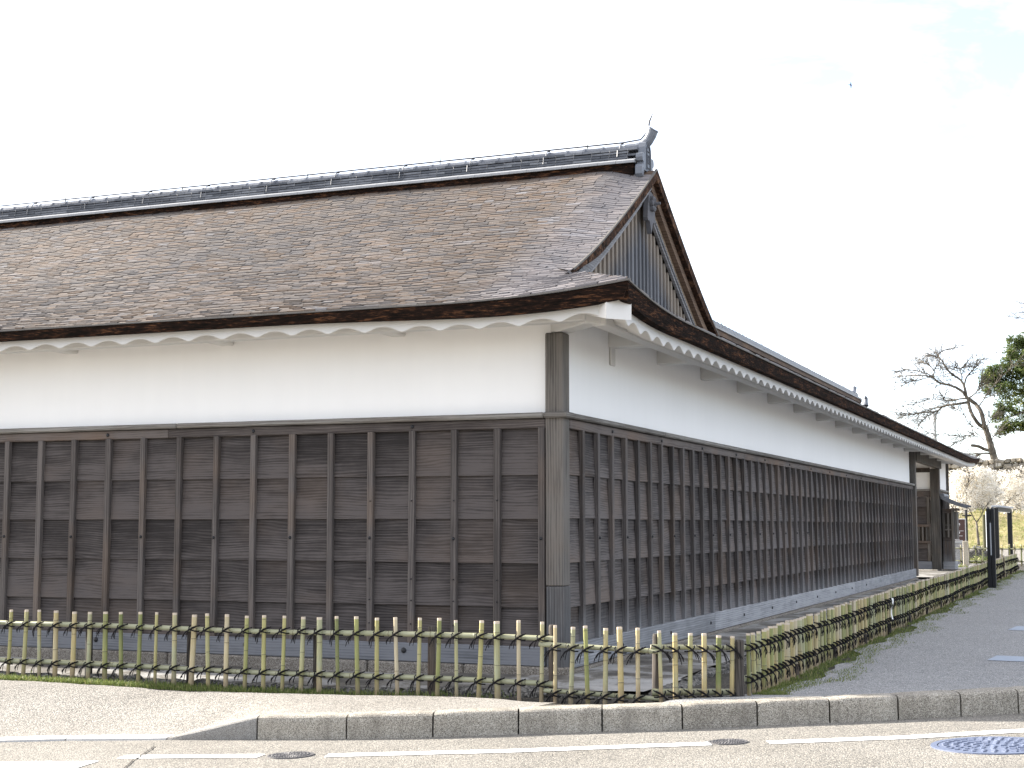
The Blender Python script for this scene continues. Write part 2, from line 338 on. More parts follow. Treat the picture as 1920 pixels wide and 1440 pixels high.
def leafmat(name, stops, trans=0.3, rough=0.55):
    t = NT(name); k = t.attr('tone'); col = t.ramp(k, stops); m = t.done(col, rough, 0.3)
    tr = t.n.new('ShaderNodeBsdfTranslucent'); t.link(col, tr.inputs[0]); mx = t.n.new('ShaderNodeMixShader'); mx.inputs[0].default_value = trans
    t.link(t.b.outputs[0], mx.inputs[1]); t.link(tr.outputs[0], mx.inputs[2]); t.link(mx.outputs[0], t.out.inputs[0]); return m
M['grass'] = leafmat('short_grass', [(0.0, (0.05, 0.075, 0.02)), (0.4, (0.125, 0.165, 0.042)), (0.75, (0.19, 0.22, 0.065)), (1.0, (0.33, 0.28, 0.14))])
M['leaf'] = leafmat('evergreen_leaf', [(0.0, (0.055, 0.08, 0.03)), (0.5, (0.125, 0.17, 0.062)), (0.8, (0.20, 0.235, 0.08)), (1.0, (0.30, 0.29, 0.10))], 0.35, 0.45)  # leaf colours lightened to stand in for distance haze
M['blossom'] = leafmat('white_blossom', [(0.0, (0.40, 0.345, 0.25)), (0.35, (0.68, 0.635, 0.54)), (1.0, (0.86, 0.84, 0.79))], 0.25, 0.8)
M['trunk'] = bark('grey_bark', (0.06, 0.053, 0.044), (0.13, 0.115, 0.096), (0.26, 0.235, 0.205), (9, 9, 5))  # bark colour lightened in place of haze over the far trees
# ================================================================= ground
def zr(x): return 0.04 * (max(-9.0, min(6.5, x)) + 1.22)          # the road climbs gently to the right
def on_road(u, v, dz=0.0):
    z = 0.0
    for _ in range(12):
        a = at(u, v, 1.0); d = a - CAM; p = CAM + d * ((z - CAM.z) / d.z); z = zr(p.x) + dz
    return p
SEAM = [(480, 1387), (648, 1386), (811, 1383), (972, 1377), (1129, 1372), (1280, 1368), (1421, 1361), (1557, 1356), (1686, 1350), (1804, 1344), (1912, 1338)]
SP = [on_road(u, v) for u, v in SEAM]
KL = [Vector((-10.5, -5.20, zr(-9))), Vector((-6.0, -4.12, zr(-6))), on_road(120, 1389.5), on_road(310, 1388)]
KR = [SP[-1] + (SP[-1] - SP[-2]) * k for k in (1.0, 2.1, 3.3, 4.6, 6.0, 7.4, 8.8, 10.2, 11.6, 13.0, 14.4)]
KP = KL + SP + KR
def kerb_y(x):
    for a, b in zip(KP, KP[1:]):
        if a.x <= x <= b.x: return a.y + (b.y - a.y) * (x - a.x) / (b.x - a.x)
    return KP[0].y if x < KP[0].x else KP[-1].y
X0 = KL[3].x; X1 = SP[0].x
def ktop(x): return zr(x) + 0.018 + 0.147 * min(1.0, max(0.0, (x - X0) / (X1 - X0)))
def zin(x): return 0.15 + 0.05 * sm(-2.2, 0.4, x) + 0.05 * sm(0.4, 1.84, x)
KW = 0.20
def zg(x, y):
    d = y - (kerb_y(x) + KW)
    if d < 0: d = 0
    w = 0.9 + 0.9 * sm(-1.0, -3.0, x)
    return ktop(x) - 0.004 + (zin(x) - ktop(x) + 0.004) * sm(0, w, d)
def sheet(name, xs, y0f, y1f, n, mat, dz=0.0, kind='structure', zf=None, parent=None, thick=0.0):
    m = MB(); rows = []
    for x in xs:
        a, b = y0f(x), y1f(x)
        rows.append([(x, a + (b - a) * (k / n) ** 1.4, (zf or zg)(x, a + (b - a) * (k / n) ** 1.4) + dz) for k in range(n + 1)])
    m.grid(rows); o = m.build(name, mat, parent, fixn=False)
    for p in o.data.polygons:
        if p.normal.z < 0: o.data.flip_normals(); break
    if kind: o['kind'] = kind
    return o
def fr(a, b, n): return [a + (b - a) * i / n for i in range(n + 1)]
# everything behind the kerb rests on damp soil
sheet('soil', fr(-10.5, 12, 90), lambda x: kerb_y(x) + 0.02, lambda x: 40.0, 40, M['soil'], -0.03)
GX = 0.62
sheet('pavement', fr(-10.5, GX, 110), lambda x: kerb_y(x) + 0.10, lambda x: max(-1.63 - 0.28 * sm(-0.2, 0.62, x) + 0.012 * math.sin(x * 7) + 0.01 * math.sin(x * 17), kerb_y(x) + 0.19), 22, M['pavement'])
def path_left(y): return 2.06 + 0.06 * math.sin(y * 1.3) + 0.05 * math.sin(y * 3.1 + 1) + 0.03 * math.sin(y * 7.7)
pm = MB(); rows = []
for i in range(141):
    tt = (i / 140) ** 1.8; row = []
    for k in range(25):
        s_ = k / 24; x = 1.9 + s_ * 9.0 if i > 0 else 1.9 + s_ * 9.0
        y0 = kerb_y(x) + 0.10; y = y0 + (36.0 - y0) * tt
        xl = path_left(y) if y > -0.9 else 1.45 + 0.5 * sm(-1.7, -0.9, y)
        x = xl + (x - 1.9) * (10.9 - xl) / 9.0; y0 = kerb_y(x) + 0.10; y = y0 + (36.0 - y0) * tt
        row.append((x, y, zg(x, y)))
    rows.append(row)
pm.grid(rows); po = pm.build('path', M['path'], fixn=False); po['kind'] = 'structure'
if po.data.polygons[5].normal.z < 0: po.data.flip_normals()
rd = sheet('road', fr(-40, 40, 160), lambda x: -45.0, lambda x: kerb_y(max(-10.5, min(11, x))) + 0.03 if -10.5 <= x <= 11 else (kerb_y(-10.5) if x < 0 else kerb_y(11)), 30, M['road'], 0.0, zf=lambda x, y: zr(x))
gm = MB(); gm.grid([[(x, y, 0.20 + 0.012 * max(0, y - 60)) for y in (35.9, 45, 55, 65, 80, 110, 170, 420)] for x in (-420, -120, -60, -30, -10, 10, 30, 60, 120, 420)])
go = gm.build('ground', M['pavement'], fixn=False); go['kind'] = 'structure'
if go.data.polygons[0].normal.z < 0: go.data.flip_normals()
em = MB(); em.grid([[(x, y, -0.42) for y in (-420, -100, -40, 0, 36.5)] for x in (-420, -60, -10.6, 0, 12, 60, 420)])
eo = em.build('terrain', M['pavement'], fixn=False); eo['kind'] = 'structure'
if eo.data.polygons[0].normal.z < 0: eo.data.flip_normals()
# painted markings
def stripe(name, pts, w, mat, zf, dz=0.004, seg=0.12):
    m = MB(); L = [Vector((p[0], p[1], 0)) for p in pts]; rows = []
    for a, b in zip(L, L[1:]):
        n = max(1, int((b - a).length / seg)); d = (b - a).normalized(); nn = Vector((-d.y, d.x, 0))
        for i in range(n + 1):
            p = a + (b - a) * i / n; j = rnd(-0.006, 0.006)
            q0 = p - nn * (w / 2 + j); q1 = p + nn * (w / 2 - j)
            rows.append([(q0.x, q0.y, zf(q0.x, q0.y) + dz), (q1.x, q1.y, zf(q1.x, q1.y) + dz)])
    m.grid(rows); o = m.build(name, mat, fixn=False)
    if o.data.polygons[0].normal.z < 0: o.data.flip_normals()
    o['kind'] = 'structure'; return o
zr2 = lambda x, y: zr(x)
stripe('road_line', [on_road(228, 1420)[:2], on_road(490, 1418)[:2]], 0.15, M['paint'], zr2)
stripe('road_line', [on_road(612, 1417.5)[:2], on_road(980, 1408)[:2], on_road(1332, 1395)[:2]], 0.15, M['paint'], zr2)
stripe('road_line', [on_road(1440, 1393)[:2], on_road(1700, 1383)[:2], on_road(1990, 1367)[:2]], 0.15, M['paint'], zr2)
M['crack'] = simple('road_crack_fill', (0.07, 0.065, 0.06), 0.9, 0.1)
stripe('road_crack', [on_road(u, v)[:2] for u, v in ((290, 1400), (283, 1406), (272, 1412), (262, 1420), (247, 1428), (236, 1438), (226, 1450))], 0.012, M['crack'], zr2, 0.0055, 0.05)
c0 = on_road(-60, 1434); c1 = on_road(176, 1432.5)
stripe('road_line', [(c0.x - 3.2, c0.y - 0.85), (c0.x, c0.y - .12), (c1.x, c1.y - .12)], 0.45, M['paint'], zr2)
def on_g(u, v):
    z = 0.25
    for _ in range(12):
        d = at(u, v, 1.0) - CAM; p = CAM + d * ((z - CAM.z) / d.z); z = zg(p.x, p.y)
    return p
a = on_g(1860, 1234); stripe('path_line', [(a.x, a.y), (a.x + 1.3, a.y - 0.12)], 0.55, M['blue_paint'], zg)
a = on_g(1898, 1178); stripe('path_line', [(a.x, a.y), (a.x + 1.2, a.y - 0.1)], 0.75, M['blue_paint'], zg)
# ----------------------------------------------------------------- kerb
M['kerb_ramp'] = granite('kerb_ramp_concrete', (0.13, 0.122, 0.11), (0.205, 0.195, 0.18), (0.29, 0.28, 0.262), 260, 0.25, stain=0.4)
def kn(i):
    a = KP[max(0, i - 1)]; b = KP[min(len(KP) - 1, i + 1)]; d = Vector((b.x - a.x, b.y - a.y, 0)).normalized(); return Vector((-d.y, d.x, 0))
km = MB(); rows = []
for i, p in enumerate(KP):
    n = kn(i); q = p + n * 0.055; r_ = p + n * (KW - 0.03)
    rows.append([(q.x, q.y, p.z - 0.15), (q.x, q.y, ktop(p.x) - 0.035), (r_.x, r_.y, ktop(p.x) - 0.035)])
km.grid(rows); kerb = km.build('kerb', M['gutter_stone'], fixn=False); kerb['kind'] = 'structure'
def kerb_block(i, gap0=0.006, gap1=0.006, mat='kerb'):
    a, b = KP[i], KP[i + 1]; d = Vector((b.x - a.x, b.y - a.y, 0)); L = d.length; d.normalize()
    na, nb = kn(i), kn(i + 1); m = MB(); rows = []; nseg = 6 if L < 1.2 else 14
    for k in range(nseg + 1):
        s_ = (gap0 + (L - gap0 - gap1) * k / nseg) / L; p = a.lerp(b, s_); n = na.lerp(nb, s_).normalized(); h = ktop(p.x); zb = p.z - 0.10; rr = min(0.032, (h - p.z) * 0.6)
        e = 0.012 if k in (0, nseg) else 0.0; j = rnd(-.0015, .0015)
        prof = [(e, zb), (e + 0.004, h - rr - .01), (e + 0.010, h - rr * 0.55), (0.022 + e, h - rr * 0.2 - e * .3), (0.045 + e, h - e * .3), (KW - 0.02, h - e * .3), (KW, h - 0.008), (KW, zb)]
        rows.append([(p.x + n.x * t, p.y + n.y * t, z + j) for t, z in prof])
    m.grid(rows); n8 = len(rows[0])
    m.add(rows[0], [tuple(range(n8))]); m.add(rows[-1], [tuple(range(n8))])
    o = m.build('kerb_block', M[mat], kerb)
    for p in o.data.polygons: p.use_smooth = False
    return o
def sub_block(i, parts, mat):
    global KP
    save = KP; a, b = KP[i], KP[i + 1]; pts = [a.lerp(b, k / parts) for k in range(parts + 1)]
    KP = save[:i] + pts + save[i + 1 + 1:]
    for k in range(parts): kerb_block(i + k, mat=mat)
    KP = save
sub_block(0, 4, 'kerb_smooth'); sub_block(1, 4, 'kerb_smooth'); kerb_block(2, mat='kerb_smooth'); kerb_block(3, mat='kerb_ramp')
for i in range(4, 4 + len(SP) - 1 + 10): kerb_block(i)
# ----------------------------------------------------------------- apron under the eaves and its edge stones
def zap(x, y): return zin(x) + 0.03 - 0.03 * sm(-0.1, -1.1, y if x < 0.3 else -x) + 0.006 * math.sin(x * 5 + y * 3)
ap = sheet('apron', fr(-10.5, 1.02, 60), lambda x: -1.06 + 0.03 * math.sin(x * 9), lambda x: 0.1, 10, M['apron'], 0.0, zf=zap)
sheet('apron', fr(-0.1, 0.98, 12), lambda x: 0.1, lambda x: 24.3, 70, M['apron'], 0.0, zf=zap)
sheet('entrance_floor', fr(-4.9, 1.3, 12), lambda x: 24.3, lambda x: 35.5, 12, M['apron'], 0.0, zf=lambda x, y: 0.27)
def rock(c, h, mat, parent, name='stone', jit=0.22):
    m = MB(); m.obox((0, 0, 0), (1, 0, 0), (0, 1, 0), (0, 0, 1), h, min(h) * 0.45)
    m.v = [tuple(q[i] + rnd(-1, 1) * h[i] * jit for i in range(3)) for q in m.v]
    a = rnd(-0.15, 0.15); ca, sa = math.cos(a), math.sin(a)
    m.v = [(c[0] + q[0] * ca - q[1] * sa, c[1] + q[0] * sa + q[1] * ca, c[2] + q[2]) for q in m.v]
    return m.build(name, mat, parent)
x = -6.9
while x < 0.95:
    w = rnd(0.16, 0.34); y = -1.17 + rnd(-.03, .03)
    rock((x + w / 2, y, zap(x, y) - 0.035 - 0.05 * sm(0.2, .9, x)), (w / 2, rnd(.06, .10), rnd(.045, .07)), M['gutter_stone'], ap); x += w + rnd(0.005, 0.03)
y = -1.05
while y < 9:
    w = rnd(0.2, 0.45); rock((1.10 + rnd(-.03, .03), y + w / 2, 0.17), (rnd(.06, .10), w / 2, rnd(.05, .08)), M['gutter_stone'], ap); y += w + rnd(0.01, 0.04)
# ----------------------------------------------------------------- manhole covers
def manhole(name, c, r, label, ring, top, rough_n):
    t = thing(name, label, 'manhole cover', (c.x, c.y, zr(c.x)))
    def disc(m, r0, r1, z0, z1, n=48):
        for k in range(n):
            a, b = 2 * math.pi * k / n, 2 * math.pi * (k + 1) / n
            P = lambda rr, an, z: (c.x + rr * math.cos(an), c.y + rr * math.sin(an), zr(c.x + rr * math.cos(an)) + z)
            m.quad(P(r0, a, z0), P(r0, b, z0), P(r1, b, z1), P(r1, a, z1))
    m = MB(); disc(m, r * 0.90, r, 0.007, 0.007); disc(m, r, r * 1.004, 0.007, -0.02); disc(m, r * .90, r * .899, 0.007, 0.003); m.build('frame', M[ring], t)
    m = MB(); disc(m, 0.001, r * 0.885, 0.005, 0.005); m.build('lid', M[top], t)
    m = MB(); step = r * 0.155
    for ring_i in range(1, 6):
        rr = ring_i * r * 0.155; n = max(6, int(2 * math.pi * rr / step))
        for k in range(n):
            an = 2 * math.pi * (k + 0.5 * (ring_i % 2)) / n
            px, py = c.x + rr * math.cos(an), c.y + rr * math.sin(an)
            m.obox((px, py, zr(px) + 0.006), (math.cos(an + rough_n), math.sin(an + rough_n), 0), (-math.sin(an + rough_n), math.cos(an + rough_n), 0), (0, 0, 1), (step * 0.33, step * 0.2, 0.005), 0.002)
    o = m.build('tread_pattern', M[top], t); o['kind'] = 'stuff'
M['blue_iron'] = simple('blue_painted_iron', (0.085, 0.105, 0.165), 0.5, 0.5, var=0.3, sc=50, bump=0.2)
M['grey_iron'] = simple('worn_grey_iron', (0.085, 0.082, 0.085), 0.5, 0.5, var=0.45, sc=60, bump=0.2)
manhole('manhole_cover', on_road(1866, 1398.5), 0.37, 'large blue iron manhole cover in the road at the right below the kerb', 'blue_iron', 'blue_iron', 0.6)
manhole('manhole_cover', on_road(545, 1417), 0.15, 'small worn round iron cover in the gap of the white line at the left', 'grey_iron', 'grey_iron', 0.3)
manhole('manhole_cover', on_road(1365, 1392), 0.125, 'small dark round iron cover at the right end of the long white line', 'grey_iron', 'grey_iron', 0.9)
# ----------------------------------------------------------------- grass
def grass(name, n, pts, hmin, hmax):
    m = MB()
    for _ in range(n):
        x, y = pts(); z = zg(x, y) - 0.012; h = rnd(hmin, hmax); a = rnd(0, 6.283); w = rnd(0.002, 0.005); l = rnd(0.0, 0.7) * h; b = rnd(0, 6.283)
        m.cur = min(1, max(0, random.gauss(0.5, 0.22)))
        dx, dy = math.cos(a) * w, math.sin(a) * w; ex, ey = math.cos(b) * l, math.sin(b) * l
        m.add([(x - dx, y - dy, z), (x + dx, y + dy, z), (x + ex * .5 + dx * .6, y + ey * .5 + dy * .6, z + h * .65), (x + ex, y + ey, z + h)], [(0, 1, 2), (0, 2, 3)])
    o = m.build(name, M['grass'], attr=True, fixn=False); o['kind'] = 'stuff'; return o
def gl():
    while True:
        x = rnd(-7.5, 0.1); dens = 0.42 + 0.58 * (mnoise.noise(Vector((x * 1.7, 0, 3))) * .5 + .5)
        f = 1.0 if x < -2.6 else (0.55 if x < -1.4 else (0.28 if x < -0.5 else 0.06))
        if random.random() < dens * f: return x, -1.56 + abs(random.gauss(0, 0.14)) - 0.02
grass('grass', 12000, gl, 0.012, 0.05)
def gr():
    while True:
        y = -1.2 + 33 * random.random() ** 1.7; x = rnd(1.90, path_left(y) + 0.24 + 0.07 * math.sin(y * 2.1) + rnd(-.04, .04))
        if mnoise.noise(Vector((x * 4, y * 1.2, 7))) > -0.35: return x, y
grass('grass', 26000, gr, 0.008, 0.034)
# ================================================================= the long timber building
B = thing('timber_building', 'long low building with white plaster over dark weathered boards and a brown shingle roof', 'building', (-3, 3, 0.15))
LX, RY, FY = -10.5, 24.27, 32.25
# ---- plaster bodies
m = MB(); m.box((LX, 0.03, 0.45), (-0.10, 0.20, 3.62)); fw = m.build('front_wall', M['plaster'], B)
m = MB(); m.box((-0.25, 0.21, 0.45), (-0.08, RY, 3.62)); sw = m.build('side_wall', M['plaster'], B)
# ---- weatherboards
ZR = [0.45, 0.804, 1.193, 1.580, 1.965, 2.352]
def board(axis, a0, a1, z0, z1, parent, mat, d0=0.0):
    m = MB(); zb = z0 - 0.022 + rnd(-.003, .003); tl = rnd(-.004, .004)
    lo, hi = 0.026 + rnd(0, .004), 0.006 + rnd(-.002, .002)     # overlap: the lower edge stands proud
    prof = [(0.024, zb), (-lo + 0.002, zb), (-lo, zb + 0.004), (-hi, z1), (0.024, z1)]
    def P(a, o, z): return (a, o, z) if axis == 'x' else (-o - SX_, a, z)
    r0 = [P(a0 + 0.002, d0 + o, z) for o, z in prof]; r1 = [P(a1 - 0.002, d0 + o, z + (tl if i < 3 else 0)) for i, (o, z) in enumerate(prof)]
    n = len(prof); F = [(i, (i + 1) % n, n + (i + 1) % n, n + i) for i in range(n)] + [tuple(range(n)), tuple(range(2 * n - 1, n - 1, -1))]
    m.add(r0 + r1, F); return m.build('board', M[mat], parent)
PITCHB = 0.4183; SX_ = 0.05
def boards_front():
    for r_ in range(5):
        k = -1; first = True
        while True:
            n = random.choice([3, 4, 5]) if not first else random.choice([2, 3, 4]); first = False
            a1 = -0.206 - PITCHB * k if k >= 0 else -0.17; a0 = -0.206 - PITCHB * (k + n)
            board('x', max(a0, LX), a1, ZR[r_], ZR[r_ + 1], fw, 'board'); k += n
            if a0 < LX + 0.2: break
boards_front()
def boards_side(y0, y1, parent, first_b):
    for r_ in range(5):
        a = y0; k = 0; off = random.choice([2, 3, 4])
        while a < y1 - 0.05:
            b = min(y1, first_b + PITCHB * (k + off - 1)); k += off; off = random.choice([3, 3, 4, 5])
            if y1 - b < 0.5: b = y1
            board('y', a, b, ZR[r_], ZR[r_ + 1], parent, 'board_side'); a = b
boards_side(0.10, RY - 0.12, sw, 0.47)
def nail(p, ax, parent, r=0.016):
    m = MB(); p = Vector(p); ax = Vector(ax)
    m.tube([p - ax * 0.004, p + ax * 0.005, p + ax * 0.012, p + ax * 0.017], [r, r, r * 0.75, r * 0.15], 8); m.build('nail_head', M['iron'], parent, smooth=True)
# front battens, rail, cap, sill
bm_ = MB(); bm_.box((-0.030, -0.026, -0.96), (0.030, 0.026, 0.96), 0.005); bat = bm_.build('batten', M['batten'], fw, pivot=(0, 0, 0))
k = 0
while -0.206 - PITCHB * k > LX + 0.1:
    x = -0.206 - PITCHB * k
    o = bat if k == 0 else inst(bat.data, 'batten', (0, 0, 0), fw)
    w = Vector((x + rnd(-.004, .004), -0.038, 1.395)); WLOC[o.name] = w; o.location = w - WLOC[fw.name]; o.rotation_euler = (rnd(-.001, .001), rnd(-.002, .002), rnd(-.02, .02))
    o.scale = (rnd(.92, 1.06), rnd(.9, 1.05), 1.0)
    if k % 2 == 0: nail((x, -0.064, 1.385 + rnd(-.004, .004)), (0, -1, 0), fw, 0.015)
    if k in (1, 2, 3, 4): 
        for zz in (0.62, 0.83, 1.02, 1.72): nail((x + .004, -0.0645, zz), (0, -1, 0), fw, 0.006)
    k += 1
def long_pieces(axis, a0, a1, o0, o1, z0, z1, name, mat, parent, L=4.2, ch=0.006):
    a = a1
    while a > a0 + 0.01:
        b = max(a0, a - L * rnd(.85, 1.15))
        if b - a0 < 0.6: b = a0
        m = MB()
        if axis == 'x': m.box((b + .0015, o0, z0), (a - .0015, o1, z1), ch)
        else: m.box((-o1 - SX_, b + .0015, z0), (-o0 - SX_, a - .0015, z1), ch)
        m.build(name, M[mat], parent); a = b
long_pieces('x', LX, -0.172, -0.050, 0.028, 2.350, 2.434, 'top_rail', 'rail', fw)
long_pieces('x', LX, -0.172, -0.095, 0.029, 2.438, 2.486, 'cap_moulding', 'cap', fw, ch=0.012)
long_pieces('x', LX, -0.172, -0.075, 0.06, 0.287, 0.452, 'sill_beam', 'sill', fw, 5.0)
for x in (-1.46, -3.14, -4.82, -6.50): nail((x, -0.050, 2.392), (0, -1, 0), fw, 0.018)
for x in (-1.52, -3.17, -4.88, -6.6): nail((x, -0.075, 0.385), (0, -1, 0), fw, 0.026)
# side battens, rail, cap, sill
bm_ = MB(); bm_.box((-0.026, -0.028, -0.95), (0.026, 0.028, 0.95), 0.005); bats = bm_.build('batten', M['batten_side'], sw, pivot=(0, 0, 0))
k = 0
while 0.45 + PITCHB * k < RY - 0.2:
    y = 0.47 + PITCHB * k; o = bats if k == 0 else inst(bats.data, 'batten', (0, 0, 0), sw)
    w = Vector((0.036 - SX_, y + rnd(-.005, .005), 1.405)); WLOC[o.name] = w; o.location = w - WLOC[sw.name]; o.rotation_euler = (rnd(-.002, .002), 0, rnd(-.02, .02)); o.scale = (rnd(.9, 1.06), rnd(.9, 1.08), 1)
    if k % 2 == 1 and k < 26: nail((0.062 - SX_, y, 1.385), (1, 0, 0), sw, 0.014)
    if k % 4 == 2 and k < 42: nail((0.050 - SX_, y, 2.392), (1, 0, 0), sw, 0.016); nail((0.074 - SX_, y + .2, 0.365 + .001 * y), (1, 0, 0), sw, 0.020)
    k += 1
long_pieces('y', 0.124, RY, -0.050, 0.028, 2.350, 2.434, 'top_rail', 'rail', sw)
long_pieces('y', 0.124, RY, -0.095, 0.029, 2.438, 2.486, 'cap_moulding', 'cap', sw, ch=0.012)
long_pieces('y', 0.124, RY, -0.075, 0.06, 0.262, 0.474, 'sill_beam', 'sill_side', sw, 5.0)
# corner post
M['splice'] = wood('grey_splice', True, dark=(0.055, 0.054, 0.055), light=(0.15, 0.147, 0.148), warmth=0.1, ring=6)
m = MB(); m.box((-0.170, -0.052, 0.975), (-0.002, 0.120, 3.19), 0.010); cp = m.build('corner_post', M['post'], B)
m = MB(); m.box((-0.162, -0.058, 0.262), (0.004, 0.116, 0.972), 0.006); m.build('post_splice', M['splice'], cp)
m = MB(); m.box((-0.171, -0.10, 2.437), (0.05, 0.123, 2.487), 0.012); m.build('cap_block', M['cap'], cp)
# foundation stones
m = MB(); m.box((LX, -0.02, -0.1), (0.02, 0.2, 0.26)); m.box((-0.2, 0.2, -0.1), (-0.02, FY, 0.26)); fd = m.build('foundation', M['gutter_stone'], B)
x = 0.06
while x > LX:
    w = rnd(0.75, 1.15); m = MB(); m.box((x - w + .006, -0.105 + rnd(-.008, .008), -0.05), (x, 0.03, 0.284), 0.014); m.build('foundation_stone', M['found'], fd); x -= w
y = 0.035
while y < RY:
    w = rnd(0.8, 1.3); m = MB(); m.box((-0.05, y + .006, -0.05), (0.062 + rnd(-.008, .008), min(RY + .1, y + w), 0.259), 0.014); m.build('foundation_stone', M['found'], fd); y += w
# ================================================================= eaves
def Ef(x): return 3.362 + 0.105 * max(0, (x + 0.95) / 1.8) ** 2.2
def Es(y): return 3.338 + 0.129 * max(0, (1.15 - y) / 2.0) ** 2.4 + 0.11 * max(0, (y - 29.5) / 3.6) ** 2.2
def thf(x): return 0.086 + 0.052 * sm(-2.6, 0.6, x)
def ths(y): return 0.118 + 0.022 * sm(1.5, -0.6, y)
OV = 0.85
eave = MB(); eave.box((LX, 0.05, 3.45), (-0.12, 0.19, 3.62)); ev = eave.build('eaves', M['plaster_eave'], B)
def wave(s_, per, A): return A * (1.0 - math.sqrt(math.sin(math.pi * s_ / per) ** 2 * 0.96 + 0.035)) 
def soffit_front():
    m = MB(); xs = []; x = LX
    while x < 0.745: xs.append(x); x += 0.36 / 14
    rows = []
    for x in xs:
        zf_ = Ef(x) - thf(x) + 0.03; zl = Ef(x) - thf(x) - 0.040; ye = min(0.05, -x + 0.01); w = wave(x + 0.146, 0.365, 0.058)
        row = [(x, -0.715, zf_), (x, -0.72, zl - w + .004), (x, -0.714, zl - w)]
        for k in range(1, 7):
            t = k / 6; y = -0.71 + (ye + 0.71) * t; row.append((x, y, zl - w * (1 - 0.6 * t) + 0.40 * (y + 0.71)))
        rows.append(row)
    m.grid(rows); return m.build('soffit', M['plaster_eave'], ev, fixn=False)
soffit_front()
def soffit_side():
    m = MB(); ys = []; y = -0.745
    while y < FY + 0.75: ys.append(y); y += 0.345 / (12 if y < 12 else 8)
    rows = []
    for y in ys:
        zf_ = Es(y) - ths(y) + 0.03; zl = Es(y) - ths(y) - 0.055; xe = max(-0.05, -y - 0.01) if y < 1 else -0.05; w = wave(y + 0.082, 0.348, 0.074)
        row = [(0.715, y, zf_), (0.72, y, zl - w + .004), (0.714, y, zl - w)]
        for k in range(1, 7):
            t = k / 6; x = 0.71 + (xe - 0.71) * t; row.append((x, y, zl - w * (1 - 0.6 * t) + 0.40 * (0.71 - x)))
        rows.append(row)
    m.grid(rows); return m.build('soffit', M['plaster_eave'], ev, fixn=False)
soffit_side()
m = MB(); m.box((LX, -0.50, 3.215), (0.36, -0.37, 3.36), 0.01); m.build('purlin', M['plaster_eave'], ev)
m = MB(); m.box((0.37, -0.36, 3.185), (0.50, FY + 0.3, 3.36), 0.01); m.build('purlin', M['plaster_eave'], ev)
for y in [1.45, 3.10] + [4.92 + 1.845 * k for k in range(15)]:
    m = MB(); m.box((-0.09, y, 3.222), (0.368, y + 0.15, 3.48), 0.014); m.build('bracket_arm', M['plaster_eave'], ev)
for k in range(5):
    x = -1.72 - 1.85 * k; m = MB(); m.box((x, -0.368, 3.235), (x + 0.15, 0.04, 3.48), 0.014); m.build('bracket_arm', M['plaster_eave'], ev)
m = MB(); m.box((-0.078, 1.47, 3.05), (-0.055, 1.60, 3.24), 0.01); m.build('corbel', M['plaster_eave'], ev)
s2 = math.sqrt(0.5)
m = MB(); m.obox((0.155, -0.155, 3.30), (s2, -s2, 0), (s2, s2, 0), (0, 0, 1), (0.36, 0.082, 0.105), 0.008); m.build('corner_arm', M['plaster_eave'], ev)
m = MB(); hp = []
for wv, zz in ((-0.115, -0.082), (0.115, -0.082), (0.115, 0.052), (0.0, 0.088), (-0.115, 0.052)):
    hp.append(Vector((0.738, -0.738, 3.255)) + Vector((s2, s2, 0)) * wv + Vector((0, 0, zz)))
m.prism(hp, Vector((-s2, s2, 0.22)) * 0.85); m.build('hip_rafter', M['plaster_eave'], ev)
# ---- bark fascia (thick layered edge of the roof) with a thin lip board
def ribbon(name, pts, mat, parent, section):
    m = MB(); rows = []
    for p, s_ in pts: rows.append([Vector(p) + Vector(q) for q in s_])
    m.grid([[tuple(q) for q in r_] + [tuple(r_[0])] for r_ in rows]); n = len(rows[0])
    m.add(rows[0], [tuple(range(n))]); m.add(rows[-1], [tuple(range(n - 1, -1, -1))])
    return m.build(name, mat, parent)
rf = MB(); rf.box((LX, 0.3, 3.50), (-0.3, 5.3, 3.54)); roof = rf.build('roof', M['brown_wood'], B)
xs = [LX + (OV - LX) * (i / 120) for i in range(121)]
pts = []
for x in xs:
    mi = lambda d: max(-0.0, 0)      # mitre handled by trimming the inner corner
    t = thf(x); e = Ef(x); k = max(0, x - (OV - 0.16))
    pts.append(((x, -OV, e), [(0, 0, 0), (0, 0.012, -t * 0.5), (0, 0.035, -t), (-k, 0.15, -t + .012), (-k, 0.16, 0.02)]))
ribbon('eave_edge', pts, M['eave_bark'], roof, None)
ys = [-OV + (FY + OV + OV) * (i / 200) ** 1.5 for i in range(201)]
pts = []
for y in ys:
    t = ths(y); e = Es(y); k = max(0, (-OV + 0.16) - y)
    pts.append(((OV, y, e), [(0, 0, 0), (-0.012, 0, -t * 0.5), (-0.035, 0, -t), (-0.15, k, -t + .012), (-0.16, k, 0.02)]))
ribbon('eave_edge', pts, M['eave_bark'], roof, None)
M['lip'] = simple('grey_lip_board', (0.13, 0.12, 0.11), 0.8, 0.2, var=0.3, sc=20)
ribbon('lip_board', [((x, -OV, Ef(x)), [(0, -0.014, 0.002), (0, -0.014, 0.015), (0, 0.05, 0.030), (0, 0.05, 0.012)]) for x in xs if x < OV - 0.0] + [((OV + 0.012, -OV, Ef(OV)), [(0, -0.014, 0.002), (0, -0.014, 0.015), (0, 0.05, 0.030), (0, 0.05, 0.012)])], M['lip'], roof, None)
ribbon('lip_board', [((OV, y, Es(y)), [(0.014, 0, 0.002), (0.014, 0, 0.015), (-0.05, 0, 0.030), (-0.05, 0, 0.012)]) for y in ys], M['lip'], roof, None)
